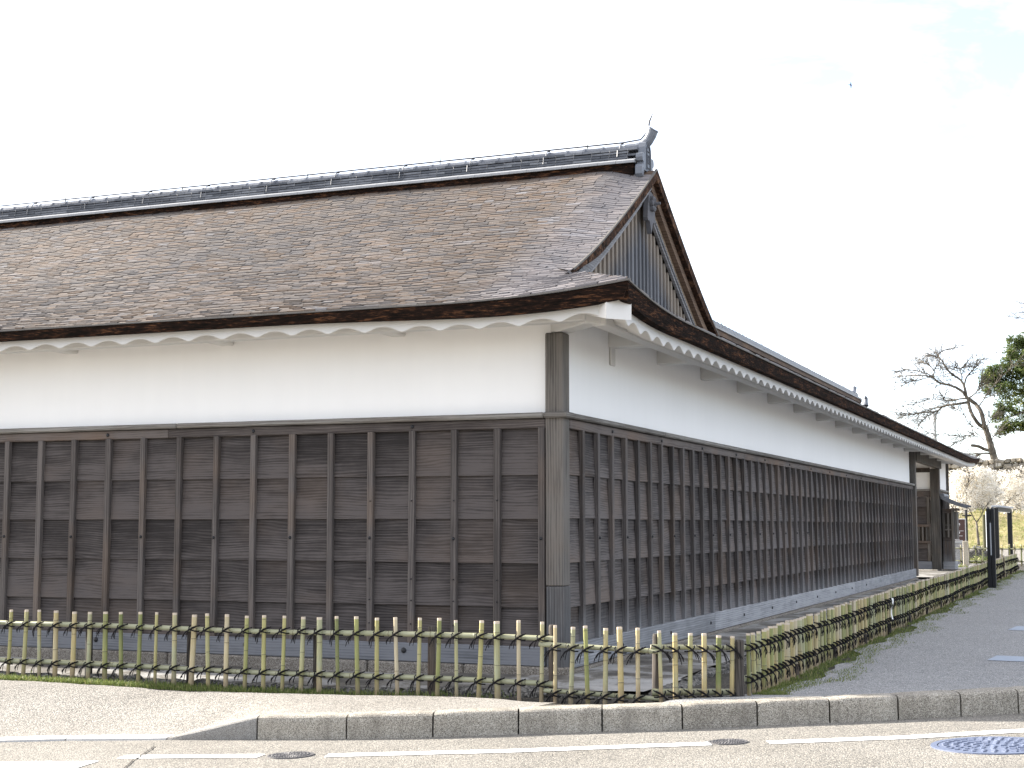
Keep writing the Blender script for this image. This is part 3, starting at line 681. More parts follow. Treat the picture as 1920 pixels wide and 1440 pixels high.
# ================================================================= roof surfaces
RYL, RXR = 2.87, -2.50              # ridge lines of the two wings
def P(t): return 0.40 * t + 0.0395 * t * t
def mino(x, t): return sm(-0.55, 0.0, x) * (1 - sm(0.02, 0.3, x)) * (0.070 * sm(0.05, 1.1, t) + 0.05 * max(0.0, (t - 2.2) / 1.52) ** 1.3)
def Zf(x, t): return Ef(x) + 0.018 + P(t) + (3.362 - Ef(x)) * sm(0, 1.9, t) - mino(x, t) + 0.006 * math.sin(x * 1.9 + t * 2.3)
def Zs(y, u): return Es(y) + 0.018 + P(u) + (3.338 - Es(y)) * sm(0, 1.9, u)
def shingles(name, S, a0, a1, b1, inside, e, wmin, wmax, parent, lift=0.010, clip=None):
    m = MB(); nb = int(b1 / e); wav = [mnoise.noise(Vector((i * 0.31, 5.5, 0))) for i in range(nb + 2)]
    for i in range(nb):
        a = a0 - rnd(0, wmax)
        while a < a1:
            w = rnd(wmin, wmax); am = a + w / 2; b0 = i * e + e * 0.28 * mnoise.noise(Vector((a * 1.3, i * 0.05, 0))) + rnd(-.10, .10) * e; bb = b0 + e * 1.35
            if inside(am, b0 + e * .5) and b0 >= -0.01:
                c0, c1 = max(a, a0), min(a + w * 0.97, a1, clip(b0) if clip else a1); l = lift * rnd(0.55, 1.45)
                if c1 - c0 < 0.012: a += w; continue
                p = [Vector(S(c0, b0)), Vector(S(c1, b0)), Vector(S(c1, bb)), Vector(S(c0, bb))]
                up = Vector((0, 0, 1)); z0 = p[0] + up * l; z1 = p[1] + up * l
                m.cur = min(1, max(0, 0.46 + 0.30 * mnoise.noise(Vector((am * 2.2, i * 0.83, 2))) + random.gauss(0, 0.10)))
                m.add([p[0] - up * .004, p[1] - up * .004, z1, z0, p[2] + up * .001, p[3] + up * .001], [(0, 1, 2, 3), (3, 2, 4, 5)])
            a += w
    o = m.build(name, M['shingle'], parent, attr=True, fixn=False); o['kind'] = 'stuff'; return o
# solid sheets under the shingles
m = MB(); rows = []
for i in range(81):
    x = LX + (0 - LX) * i / 80; rows.append([(x, -OV + 0.05 + t, Zf(x, t + .05) - 0.012) for t in [3.67 * k / 24 for k in range(25)]])
m.grid(rows)
rows = []
for i in range(11):
    x = 0.0 + (OV - .03) * i / 10; te = OV - x + 0.02; rows.append([(x, -OV + 0.05 + te * k / 8, Zf(x, 0.05 + te * k / 8) - 0.012) for k in range(9)])
m.grid(rows)
rows = []
for i in range(81):
    x = LX + (0 - LX) * i / 80; rows.append([(x, RYL + s_, Zf(x, 3.72 - s_) - 0.012) for s_ in [3.7 * k / 16 for k in range(17)]])
m.grid(rows); m.build('roof_deck', M['brown_wood'], roof, fixn=False)
m = MB(); rows = []
for i in range(121):
    y = -OV + 0.03 + (FY + OV * 2 - .06) * i / 120
    um = 3.35 if 5.9 < y < 31.9 else (min(1.0, 0.78 + max(0.0, y - 0.35)) if y > 0.0 else max(0.02, OV + y - 0.07))
    if y > 31.9: um = min(1.0, FY + OV - y)
    rows.append([(OV - 0.05 - u, y, Zs(y, u + .05) - 0.014) for u in [um * k / 20 for k in range(21)]])
m.grid(rows)
rows = []
for i in range(61):
    y = 5.9 + 26.0 * i / 60; rows.append([(RXR - s_, y, Zs(y, 3.35 - s_) - 0.014) for s_ in [3.3 * k / 12 for k in range(13)]])
m.grid(rows); m.build('roof_deck', M['brown_wood'], roof, fixn=False)
shingles('shingles', lambda a, b: (a, -OV + b, Zf(a, b)), LX + .02, OV - 0.015, 3.60, lambda a, b: (a < 0.09) or (b < OV - a + 0.06), 0.047, 0.08, 0.20, roof, 0.010, lambda b: max(0.006 + rnd(-.004, .004), OV - b))
shingles('shingles', lambda a, b: (OV - b, a, Zs(a, b)), -OV, FY + OV - .02, 3.30,
         lambda a, b: (b < OV + a - 0.20) if a < 0.25 else (b < min(1.02, 0.80 + max(0, a - .45)) if a < 5.75 else (b < 3.3 if a < 31.9 else b < FY + OV - a)), 0.085, 0.14, 0.34, roof, 0.014)
# ================================================================= gable
ga = MB(); ga.add([(-0.215, 0.55, 3.72), (-0.215, 5.19, 3.72), (-0.215, RYL, 5.16)], [(0, 1, 2)]); ga.add([(-0.235, 0.55, 3.72), (-0.235, 5.19, 3.72), (-0.235, RYL, 5.16)], [(0, 1, 2)])
gable = ga.build('gable', M['brown_wood'], B, fixn=False)
def ztop(y):                        # underside of roof at the verge
    t = (y + OV) if y <= RYL else (OV + 2 * RYL - y); return Zf(-0.0, t)
y = 0.78; i = 0
while y < 4.95:
    zt = ztop(y) - 0.29; zt2 = ztop(y + 0.067) - 0.29; zb = 3.70
    if min(zt, zt2) - zb > 0.04:
        m = MB(); m.box((-0.205 if i % 2 else -0.215, y, zb), (-0.185 if i % 2 else -0.163, y + (0.080 if i % 2 else 0.044), min(zt, zt2)), 0.004)
        m.build('gable_batten' if i % 2 == 0 else 'gable_board', M['gable'], gable, pivot=(-0.19, y, min(zt, zt2)))
    y += 0.050 if i % 2 == 0 else 0.084; i += 1
def verge(name, mat, x0, x1, d0, d1, parent, t0=0.98, n=30, gapc=0.0, mat2=None, taper=False):
    for side in (0, 1):
        m = MB(); rows = []
        for k in range(n + 1):
            t = t0 + (3.72 - gapc - t0) * k / n; y = -OV + t if side == 0 else 2 * RYL + OV - t; z = Zf(0.0, t); e1 = d1 if not taper else d0 + (d1 - d0) * (0.25 + 0.75 * sm(1.0, 1.9, t))
            rows.append([(x1, y, z - d0), (x1, y, z - e1), (x0, y, z - e1), (x0, y, z - d0), (x1, y, z - d0)])
        m.grid(rows); m.add(rows[0][:4], [(0, 1, 2, 3)]); m.add(rows[-1][:4], [(3, 2, 1, 0)]); m.build(name, M[mat2 if (mat2 and side) else mat], parent)
verge('verge_edge', 'verge_bark', -0.15, 0.012, 0.012, 0.108, gable, 1.02, taper=True)
verge('verge_lip', 'lip', -0.004, 0.016, -0.010, 0.010, gable, 1.06)
verge('barge_board', 'barge', -0.110, -0.050, 0.110, 0.212, gable, 1.10, mat2='brown_wood')
verge('barge_board', 'barge', -0.160, -0.112, 0.110, 0.285, gable, 1.12)
verge('barge_moulding', 'tan_wood', -0.125, -0.111, 0.214, 0.255, gable, 1.16)
verge('barge_moulding', 'barge', -0.158, -0.126, 0.287, 0.325, gable, 1.2)
# hanging pendant of the gable
gp = [(0.0, 0.0), (0.085, -0.02), (0.10, -0.12), (0.125, -0.20), (0.135, -0.30), (0.115, -0.33), (0.075, -0.32), (0.045, -0.345), (0.022, -0.40), (0.0, -0.455), (-0.022, -0.40), (-0.045, -0.345), (-0.075, -0.32), (-0.115, -0.33), (-0.135, -0.30), (-0.125, -0.20), (-0.10, -0.12), (-0.085, -0.02)]
m = MB(); m.prism([(-0.105, RYL + a * 1.05, 5.06 + b) for a, b in gp], (0.05, 0, 0)); gg = m.build('gable_pendant', M['grain_post'], gable)
m = MB()
for k in range(6):
    a = k * math.pi / 3; m.tube([(-0.06, RYL + 0.045 * math.cos(a), 4.93 + 0.055 * math.sin(a)), (-0.022, RYL + 0.045 * math.cos(a), 4.93 + 0.055 * math.sin(a)), (-0.012, RYL + 0.04 * math.cos(a), 4.93 + 0.05 * math.sin(a))], [0.034, 0.032, 0.014], 8)
m.tube([(-0.03, RYL, 4.93), (0.045, RYL, 4.93)], [0.022, 0.016], 8)
m.build('boss', M['grain_post'], gg)
# far gable of the side wing (seen from behind the hip)
m = MB(); zz = lambda u: Zs(20, u)
m.add([(OV - 1.0, 31.9, zz(1.0)), (RXR, 31.9, zz(3.35)), (2 * RXR - OV + 1.0, 31.9, zz(1.0))], [(0, 1, 2)]); m.build('far_gable', M['brown_wood'], B, fixn=False)
m = MB(); m.grid([[(OV - .05, FY + OV - .05, Es(33) - .02), (2 * RXR - OV, FY + OV - .05, Es(33) - .02)], [(OV - 1.0, 31.85, zz(1.0)), (2 * RXR - OV + 1, 31.85, zz(1.0))]]); m.build('far_skirt', M['brown_wood'], roof, fixn=False)
# ================================================================= ridges
def ridge_front():
    z0 = Zf(-3, 3.55) - 0.045; x1 = -0.17
    m = MB(); m.box((LX, RYL - 0.20, z0 - 0.05), (x1 - 0.02, RYL + 0.20, z0 + 0.087)); m.build
    rd_ = m.build('ridge', M['eave_bark'], B)
    zb = z0 + 0.092
    def arr(L, x_end, maker):
        x = x_end
        while x > LX + 0.25:
            maker(x - L + 0.0015, x - 0.0015); x -= L
    def base(a, b):
        for s_ in (-1, 1):
            m = MB(); m.prism([(a, RYL + s_ * 0.245, zb - 0.004), (a, RYL + s_ * 0.246, zb + 0.022), (a, RYL + s_ * 0.14, zb + 0.066), (a, RYL + s_ * 0.08, zb + 0.066), (a, RYL + s_ * 0.08, zb + 0.02)], (b - a, 0, rnd(-.001, .001)))
            m.build('ridge_base_tile', M['pale_tile'], rd_)
    arr(0.205, x1, base)
    for lay in range(4):
        hw = 0.158 - 0.011 * lay + (0.018 if lay == 3 else 0); zz_ = zb + 0.066 + lay * 0.031
        def course(a, b):
            j = rnd(-.004, .004); m = MB(); m.prism([(a, RYL - hw + j, zz_), (a, RYL - hw + j - .003, zz_ + 0.021), (a, RYL - hw + 0.05, zz_ + 0.030), (a, RYL + hw, zz_ + 0.022), (a, RYL + hw, zz_)], (b - a, 0, rnd(-.002, .002)))
            m.build('ridge_course_tile', M['tile'], rd_)
        arr(0.205, x1 + (0.1 if lay % 2 else 0.0) - 0.1, course)
    zc = zb + 0.066 + 4 * 0.031
    def capt(a, b):
        m = MB(); n = 9; r0, r1 = 0.070, 0.064; rows = []
        for xx, rr in ((b, r1), (b - 0.012, r1), (a + 0.03, r1 + .001), (a + 0.028, r0), (a, r0)):
            rows.append([(xx, RYL - rr * math.cos(math.pi * k / n), zc - 0.005 + rr * 1.0 * math.sin(math.pi * k / n)) for k in range(n + 1)])
        m.grid(rows); m.add(rows[0], [tuple(range(n + 1))]); m.add(rows[-1], [tuple(range(n, -1, -1))]); m.build('ridge_cap_tile', M['tile'], rd_)
    arr(0.205, x1 - 0.03, capt)
    zt = zc + 0.068
    m = MB(); m.tube([(LX, RYL - .01, zt + .022), (-5, RYL - .01, zt + .020), (x1 - 0.2, RYL - .01, zt + .022), (x1 + 0.0, RYL, zt + 0.04), (x1 + 0.075, RYL, zt + 0.115)], 0.008, 6); m.build('lightning_cable', M['cable'], rd_)
    for u in (-60, 70, 177, 285, 393, 515, 635, 762, 888, 1030, 1168):
        a = at(u, 330, 1) - CAM; x = (CAM + a * ((RYL - CAM.y) / a.y)).x
        m = MB(); m.obox((x, RYL - 0.010, zt + .010), (1, 0, 0), (0, 1, 0), (0, 0, 1), (0.014, 0.014, 0.007), 0.003)
        m.build('cable_clip', M['iron'], rd_)
        m = MB(); pr_ = [(RYL - 0.01, zt + 0.004), (RYL - 0.055, zt - 0.016), (RYL - 0.078, zc + 0.004), (RYL - 0.150, zc - 0.03), (RYL - 0.166, zb + 0.085)]
        for (ya, za), (yb, zb_) in zip(pr_, pr_[1:]): m.tube([(x - 0.01, ya, za + .004), (x - 0.01, yb, zb_ + .004)], 0.006, 4)
        m.build('tile_strap', M['strap'], rd_)
    for u in (-10, 124, 343, 577, 825, 1102):
        a = at(u, 330, 1) - CAM; x = (CAM + a * ((RYL - CAM.y) / a.y)).x
        m = MB(); m.tube([(x, RYL, zt - 0.01), (x, RYL, zt + 0.03), (x + .004, RYL, zt + 0.12)], [0.008, 0.007, 0.002], 6); m.build('ridge_spike', M['spike'], rd_)
    m = MB(); x = x1 - 0.10                       # tie wires over every tile
    while x > LX + .2:
        p = [(x, RYL - 0.068, zc + 0.02), (x - .004, RYL - 0.146, zc - 0.02), (x + .006, RYL - 0.150, zc - .05), (x - .006, RYL - 0.155, zb + .09), (x + .004, RYL - 0.166, zb + .052)]
        m.tube(p, 0.0022, 3, False); x -= 0.205
    w_ = m.build('tie_wire', M['wire'], rd_); w_['kind'] = 'stuff'
    # ogre end tile and the upturned bird-perch cylinder
    def half(pts): return pts + [(-a, b) for a, b in reversed(pts) if a > 0]
    out = half([(0.0, 0.335), (0.045, 0.332), (0.085, 0.312), (0.105, 0.265), (0.118, 0.20), (0.120, 0.175), (0.165, 0.185), (0.205, 0.170), (0.215, 0.13), (0.200, 0.095), (0.165, 0.085), (0.175, 0.055), (0.215, 0.05), (0.235, 0.02), (0.235, -0.055), (0.205, -0.085), (0.17, -0.06), (0.145, 0.0)])
    zo = Zf(-0.1, 3.55) + 0.075
    m = MB(); m.prism([(x1 + 0.01, RYL + a, zo + b) for a, b in out], (0.075, 0, 0)); on = m.build('end_tile', M['oni'], rd_)
    xo = x1 + 0.086
    m = MB()
    def bar(y0, z0_, y1, z1_, w=0.011): m.tube([(xo, RYL + y0, zo + z0_), (xo, RYL + y1, zo + z1_)], w, 6)
    bar(-0.062, 0.02, -0.062, 0.245); bar(0.062, 0.02, 0.062, 0.245)
    ar = [(-0.062, 0.245), (-0.04, 0.275), (0, 0.288), (0.04, 0.275), (0.062, 0.245)]
    for p, q in zip(ar, ar[1:]): bar(p[0], p[1], q[0], q[1])
    for y_ in (-0.024, 0.024): bar(y_, 0.10, y_, 0.18, 0.008)
    for z_ in (0.10, 0.18, 0.225): bar(-0.03, z_, 0.03, z_, 0.008)
    bar(-0.035, 0.045, 0.035, 0.045, 0.009); m.build('crest_relief', M['oni_dark'], on)
    m = MB(); pth = [(x1 - 0.16, zc + 0.008), (x1 - 0.04, zc + 0.012), (x1 + 0.03, zc + 0.035), (x1 + 0.085, zc + 0.085), (x1 + 0.12, zc + 0.145), (x1 + 0.137, zc + 0.20)]
    m.tube([(a, RYL, b) for a, b in pth], [0.062, 0.060, 0.057, 0.056, 0.058, 0.062], 16); pc = m.build('perch_cylinder', M['oni'], rd_)
    c = Vector((x1 + 0.137, RYL, zc + 0.20)); d = Vector((0.6, 0, 0.8)).normalized()
    m = MB(); e1 = Vector((0, 1, 0)); e2 = d.cross(e1); n = 20
    for k in range(n):
        a, b = 2 * math.pi * k / n, 2 * math.pi * (k + 1) / n
        q = lambda r_, an, h: tuple(c + d * h + (e1 * math.cos(an) + e2 * math.sin(an)) * r_)
        m.quad(q(.064, a, .001), q(.064, b, .001), q(.064, b, .014), q(.064, a, .014)); m.quad(q(.064, a, .014), q(.064, b, .014), q(.052, b, .014), q(.052, a, .014)); m.quad(q(.052, a, .014), q(.052, b, .014), q(.052, b, .003), q(.052, a, .003))
    m.build('rim', M['oni'], pc)
    m = MB(); m.tube([tuple(c + Vector((-0.045, 0, 0.045))), tuple(c + Vector((-0.035, 0, 0.10))), tuple(c + Vector((0.0, 0, 0.175)))], [0.011, 0.010, 0.005], 6); m.build('spike', M['cable'], pc)
ridge_front()
def ridge_side():
    z0 = Zs(15, 3.30) - 0.02; m = MB(); m.box((RXR - 0.2, 5.5, z0 - 0.04), (RXR + 0.2, 31.6, z0 + 0.05)); r2 = m.build('ridge', M['brown_wood'], B)
    m = MB(); y = 6.0
    while y < 31.5:
        b = y + 0.30; m.prism([(RXR + 0.235, y, z0 + .053), (RXR + 0.235, y, z0 + .075), (RXR + 0.09, y, z0 + .11), (RXR - .09, y, z0 + .11), (RXR - 0.235, y, z0 + .075), (RXR - 0.235, y, z0 + .053)], (0, b - y - .003, 0)); y = b
    o = m.build('ridge_base_tiles', M['pale_tile'], r2); o['kind'] = 'stuff'
    m = MB()
    for lay in range(4):
        y = 6.0; hw = 0.155 - .011 * lay
        while y < 31.4:
            j = rnd(-.004, .004); m.box((RXR - hw - j, y, z0 + .10 + lay * .031), (RXR + hw + j, y + .297, z0 + .128 + lay * .031)); y += 0.30
    o = m.build('ridge_course_tiles', M['tile'], r2); o['kind'] = 'stuff'
    m = MB(); y = 6.0; zc = z0 + .222
    while y < 31.4:
        for yy, L, rr in ((y, .03, .074), (y + .03, .268, .066)): m.tube([(RXR, yy, zc), (RXR, yy + L, zc)], rr, 10)
        y += 0.30
    o = m.build('ridge_cap_tiles', M['tile'], r2); o['kind'] = 'stuff'
    m = MB(); y = 7.0
    while y < 31: m.tube([(RXR, y, zc + .06), (RXR, y, zc + .21)], [0.008, 0.002], 5); y += 1.75
    o = m.build('ridge_spikes', M['spike'], r2); o['kind'] = 'stuff'
    m = MB(); m.prism([(RXR + a, 31.5, z0 + b) for a, b in [(-.22, 0), (-.22, .10), (-.12, .16), (-.11, .25), (0, .32), (.11, .25), (.12, .16), (.22, .10), (.22, 0)]], (0, .08, 0)); m.build('end_tile', M['oni'], r2)
    m = MB(); m.tube([(RXR, 31.35, zc + .02), (RXR, 31.5, zc + .06), (RXR, 31.62, zc + .13), (RXR, 31.66, zc + .22)], [.06, .06, .062, .07], 12); m.tube([(RXR, 31.64, zc + .24), (RXR, 31.66, zc + .42)], [.012, .005], 5); m.build('perch_cylinder', M['oni'], r2)
    m = MB(); m.tube([(RXR + .3, 31.75, z0 - .1), (RXR + .3, 31.8, z0 + .02), (RXR + .3, 31.82, z0 + .12), (RXR + .3, 31.74, z0 + .18)], [.09, .06, .06, .03], 10); m.build('corner_scroll_tile', M['oni'], r2)
ridge_side()
# ================================================================= recessed entrance and bay window at the far end
en = MB(); en.box((-4.0, 29.82, 0.3), (-0.22, 29.95, 3.6)); ent = en.build('entrance', M['plaster'], B)
def piece(name, lo, hi, mat, parent=ent, ch=0.008):
    m = MB(); m.box(lo, hi, ch); return m.build(name, M[mat], parent)
piece('door_post', (-0.19, RY + 0.005, 0.30), (0.055, RY + 0.20, 3.36), 'post')
piece('lintel', (-0.06, RY + 0.205, 3.045), (0.075, 30.0, 3.40), 'post')
piece('door_post', (-0.215, 29.72, 0.30), (0.03, 29.98, 3.043), 'post')
piece('cap_moulding', (-4.0, 29.74, 2.44), (-0.217, 29.818, 2.49), 'cap')
piece('cross_rail', (-4.0, 29.76, 2.95), (-0.217, 29.818, 3.07), 'dark_post')
piece('panel_head', (-4.0, 29.765, 2.28), (-0.217, 29.818, 2.437), 'rail')
piece('panel_sill', (-4.0, 29.70, 0.30), (-0.217, 29.818, 0.52), 'sill')
for x in (-0.28, -0.66, -1.25, -1.7): piece('panel_stile', (x - 0.04, 29.755, 0.523), (x + 0.04, 29.818, 2.278), 'post')
for z0, z1 in ((1.54, 1.76), (1.765, 2.0), (2.005, 2.275)): piece('panel_board', (-0.617, 29.785, z0), (-0.322, 29.818, z1), 'board')
for z0, z1 in ((0.53, 0.86), (0.865, 1.0)): piece('panel_board', (-0.617, 29.785, z0), (-0.322, 29.818, z1), 'board')
piece('grille_rail', (-0.80, 29.70, 1.46), (-0.217, 29.753, 1.53), 'rail'); piece('grille_rail', (-0.80, 29.70, 1.01), (-0.217, 29.753, 1.08), 'rail')
for k in range(6): piece('grille_bar', (-0.76 + 0.1 * k, 29.71, 1.083), (-0.715 + 0.1 * k, 29.75, 1.457), 'post', ch=0.004)
piece('dark_backing', (-4.0, 29.80, 0.31), (-0.23, 29.819, 2.2), 'dark_post')
m = MB(); m.box((-0.2, 30.0, 0.45), (-0.03, FY, 3.6)); fs = m.build('end_wall', M['plaster'], B)
boards_side(30.0, FY - 0.02, fs, 30.2)
for k in range(6):
    o = inst(bats.data, 'batten', (0.036 - SX_, 30.15 + 0.4 * k, 1.405), fs)
long_pieces('y', 30.0, FY, -0.050, 0.028, 2.350, 2.434, 'top_rail', 'rail', fs); long_pieces('y', 30.0, FY, -0.095, 0.029, 2.438, 2.486, 'cap_moulding', 'cap', fs); long_pieces('y', 30.0, FY, -0.075, 0.06, 0.262, 0.474, 'sill_beam', 'sill_side', fs)
m = MB(); m.box((-0.14, FY - 0.13, 0.3), (0.04, FY + 0.03, 3.3), 0.008); m.build('corner_post', M['post'], B)
m = MB(); m.box((-5.0, FY - 0.15, 0.3), (-0.15, FY, 3.5)); m.build('far_wall', M['plaster'], B)
bw = MB(); bw.box((0.055, 30.06, 0.52), (0.31, 30.72, 1.90)); bay = bw.build('bay_window', M['dark_post'], B)
for lo, hi, mt in [((0.06, 30.02, 1.08), (0.355, 30.055, 1.17), 'rail'), ((0.06, 30.02, 1.83), (0.355, 30.055, 1.95), 'rail'), ((0.06, 30.015, 1.48), (0.355, 30.05, 1.53), 'post'), ((0.06, 30.015, 1.36), (0.355, 30.05, 1.40), 'post'),
                   ((0.06, 30.0, 1.172), (0.115, 30.058, 1.828), 'post'), ((0.185, 30.0, 1.172), (0.235, 30.058, 1.828), 'post'), ((0.295, 30.0, 0.50), (0.36, 30.058, 1.95), 'post')]:
    piece('lattice_bar', lo, hi, mt, bay, 0.004)
for k in range(5): piece('skirt_board', (0.06 + 0.047 * k, 30.01 + 0.006 * (k % 2), 0.52), (0.104 + 0.047 * k, 30.05, 1.078), 'batten_side', bay, 0.004)
piece('bay_sill', (0.05, 29.99, 0.30), (0.37, 30.76, 0.515), 'sill_side', bay); piece('bay_base', (0.03, 29.97, 0.05), (0.42, 30.85, 0.297), 'found', bay)
piece('shutter_box', (0.365, 30.12, 1.12), (0.435, 30.62, 1.88), 'post', bay); piece('bay_beam', (0.30, 29.9, 1.90), (0.45, 30.82, 1.97), 'rail', bay, .004)
m = MB(); y = 29.75
while y < 30.75:
    rows = []
    for k in range(9):
        t = k / 8; x = 0.05 + 0.70 * t; z = 2.26 - 0.40 * t + 0.13 * t * t
        rows.append([(x, y + 0.0, z + .035), (x, y + .06, z), (x, y + .16, z + .005), (x, y + .20, z + .055), (x, y + .24, z + .035)])
    m.grid(rows); y += 0.235
rows = [[(0.05 + .70 * k / 8, 29.75, 2.295 - .4 * k / 8 + .13 * (k / 8) ** 2), (0.05 + .70 * k / 8, 29.75, 2.225 - .4 * k / 8 + .13 * (k / 8) ** 2), (0.05 + .70 * k / 8, 30.95, 2.225 - .4 * k / 8 + .13 * (k / 8) ** 2)] for k in range(9)]
m.grid(rows); m.tube([(0.10, 29.72, 2.31), (0.10, 30.95, 2.31)], 0.06, 8); m.build('bay_roof', M['tile'], bay, fixn=False)
# ================================================================= bamboo fences
def stake_mesh(r, h, nodes, bend, sides=10):
    m = MB(); zs = [0.0]
    for zn in nodes: zs += [zn - 0.010, zn - 0.004, zn + 0.001, zn + 0.006]
    zs += [h - 0.022, h - 0.018, h]
    zs = sorted(zs); rings = []
    for z in zs:
        rr = r * (1.02 - 0.05 * z / h)
        for zn in nodes:
            if abs(z - zn + 0.004) < 1e-4: rr *= 1.09
            if abs(z - zn - 0.001) < 1e-4: rr *= 1.05
        rings.append([(bend * math.sin(3 * z) + rr * math.cos(2 * math.pi * k / sides), bend * 0.6 * math.sin(2.2 * z) + rr * math.sin(2 * math.pi * k / sides), z) for k in range(sides)])
    vv = [p for q in rings for p in q]; n = sides
    for i in range(len(rings) - 1):
        tone = 0.5
        for zn in nodes:
            if abs((zs[i] + zs[i + 1]) / 2 - zn + 0.0015) < 0.0036: tone = 0.0
        if i == len(rings) - 2: tone = 1.0
        m.cur = tone; b = len(m.v); m.add(rings[i] + rings[i + 1], [(k, (k + 1) % n, n + (k + 1) % n, n + k) for k in range(n)])
    m.cur = 1.0; m.add(rings[-1], [tuple(range(n))]); m.cur = 0.0
    m.add([(p[0] * .62, p[1] * .62, p[2] + .0008) for p in [(q[0] - rings[-1][0][0] + r, q[1], q[2]) for q in rings[-1]]], [tuple(range(n))]) if False else None
    me = bpy.data.meshes.new('stake'); me.from_pydata([tuple(p) for p in m.v], [], m.f)
    at_ = me.attributes.new('tone', 'FLOAT', 'FACE'); at_.data.foreach_set('value', m.a)
    me.polygons.foreach_set('use_smooth', [True] * len(me.polygons)); me.materials.append(M['bamboo']); return me
STK = [stake_mesh(1.0 * r, h, nd, b) for r, h, nd, b in [(0.0215, 0.60, (0.17, 0.41), 0.004), (0.0165, 0.60, (0.30, 0.57), -0.004), (0.0195, 0.60, (0.10, 0.35), 0.006), (0.0150, 0.60, (0.22, 0.45), 0.003), (0.0230, 0.60, (0.27, 0.52), -0.005), (0.0180, 0.60, (0.14, 0.33, 0.53), 0.005), (0.0200, 0.60, (0.38,), 0.0), (0.0170, 0.60, (0.20, 0.48), -0.007)]]
STKR = [0.0215, 0.0165, 0.0195, 0.0150, 0.0230, 0.0180, 0.0200, 0.0170]
def tie_mesh(seed, mir, n=4, sides=4):
    rg = random.Random(seed); m = MB(); r = 0.0054
    K = (-0.012, -0.030, -0.004)
    m.tube([(0.050, 0.02, 0.030), (0.038, -0.012, 0.022), K], r, sides, False); m.tube([(0.046, 0.02, -0.018), (0.032, -0.016, -0.016), K], r, sides, False)
    m.tube([(-0.036, 0.02, 0.024), (-0.030, -0.014, 0.014), K, (0.02, -0.028, -0.012)], r, sides, False)
    m.tube([(-0.03, 0.02, -0.02), K, (0.012, -0.030, 0.014), (0.04, -0.01, 0.028)], r, sides, False)
    m.obox((K[0], K[1] - .003, K[2]), (1, 0, 0), (0, 1, 0), (0, 0, 1), (0.010, 0.008, 0.009), 0.004)
    for k in range(n):
        a = rg.uniform(-0.075, -0.012); z = -rg.uniform(0.055, 0.105); b = rg.uniform(-.012, .012)
        m.tube([K, (K[0] + a * .45, K[1] - .016, K[2] + z * .28), (K[0] + a * .85, K[1] - .016 + b, K[2] + z * .7), (K[0] + a + rg.uniform(-.006, .006), K[1] - .010 + b, K[2] + z)], [.0044, .0044, .0040, .0030], sides - 1, False)
    if mir: m.v = [(-p[0], p[1], p[2]) for p in m.v]
    me = bpy.data.meshes.new('rope_tie'); me.from_pydata([tuple(p) for p in m.v], [], m.f); me.materials.append(M['rope']); return me
TIE = {s_: [tie_mesh(i + 10 * s_, s_) for i in range(5)] for s_ in (0, 1)}
TIES = [tie_mesh(40 + i, 1, 3, 3) for i in range(3)]
def rails(F, p0, p1, name='rail', r=0.023, nodes=0.36, seg=3.4):
    p0, p1 = Vector(p0), Vector(p1); L = (p1 - p0).length; d = (p1 - p0).normalized(); s_ = 0.0
    while s_ < L - 0.05:
        e = min(L, s_ + seg * rnd(.85, 1.1)); e = L if L - e < 0.5 else e; m = MB(); pts = []; rad = []; x = s_; nx = s_ + rnd(.1, nodes)
        seq = [(s_, 1.0)]
        while nx < e - .03: seq += [(nx - .012, 1.0), (nx - .004, 1.10), (nx + .003, 1.05), (nx + .012, 1.0)]; nx += nodes * rnd(.85, 1.15)
        seq.append((e, 1.0)); prev = None
        for i, (a, k) in enumerate(seq):
            q = p0 + d * a + Vector((0, 0, 0.008 * math.sin(a * 1.7))); rr = r * k * (1.06 - 0.10 * (a - s_) / (e - s_ + .01)); pts.append(q); rad.append(rr)
        for i in range(len(pts) - 1):
            m.cur = 0.0 if (rad[i] > r * 1.085 * (1.06 - .10) or rad[i + 1] > 99) and i % 4 in (2,) else 0.5
            m.tube([pts[i], pts[i + 1]], [rad[i], rad[i + 1]], 10, False)
        m.cur = 1.0; m.tube([pts[0] - d * .001, pts[0]], r * .98, 10); m.tube([pts[-1], pts[-1] + d * .001], r * .95, 10)
        m.build(name, M['bamboo_rail'], F, smooth=True, attr=True); s_ = e - 0.0
def fpost(F, p, h, r=0.033):
    m = MB(); p = Vector(p); lean = rnd(-.008, .008)
    m.tube([p - Vector((0, 0, .08)), p + Vector((lean * .5, 0, h * .5)), p + Vector((lean, 0, h * .97)), p + Vector((lean, 0, h))], [r * 1.05, r, r * .97, r * .85], 10)
    m.v = [(a + rnd(-.0015, .0015), b + rnd(-.0015, .0015), c) for a, b, c in m.v]; m.build('post', M['dark_post'], F)
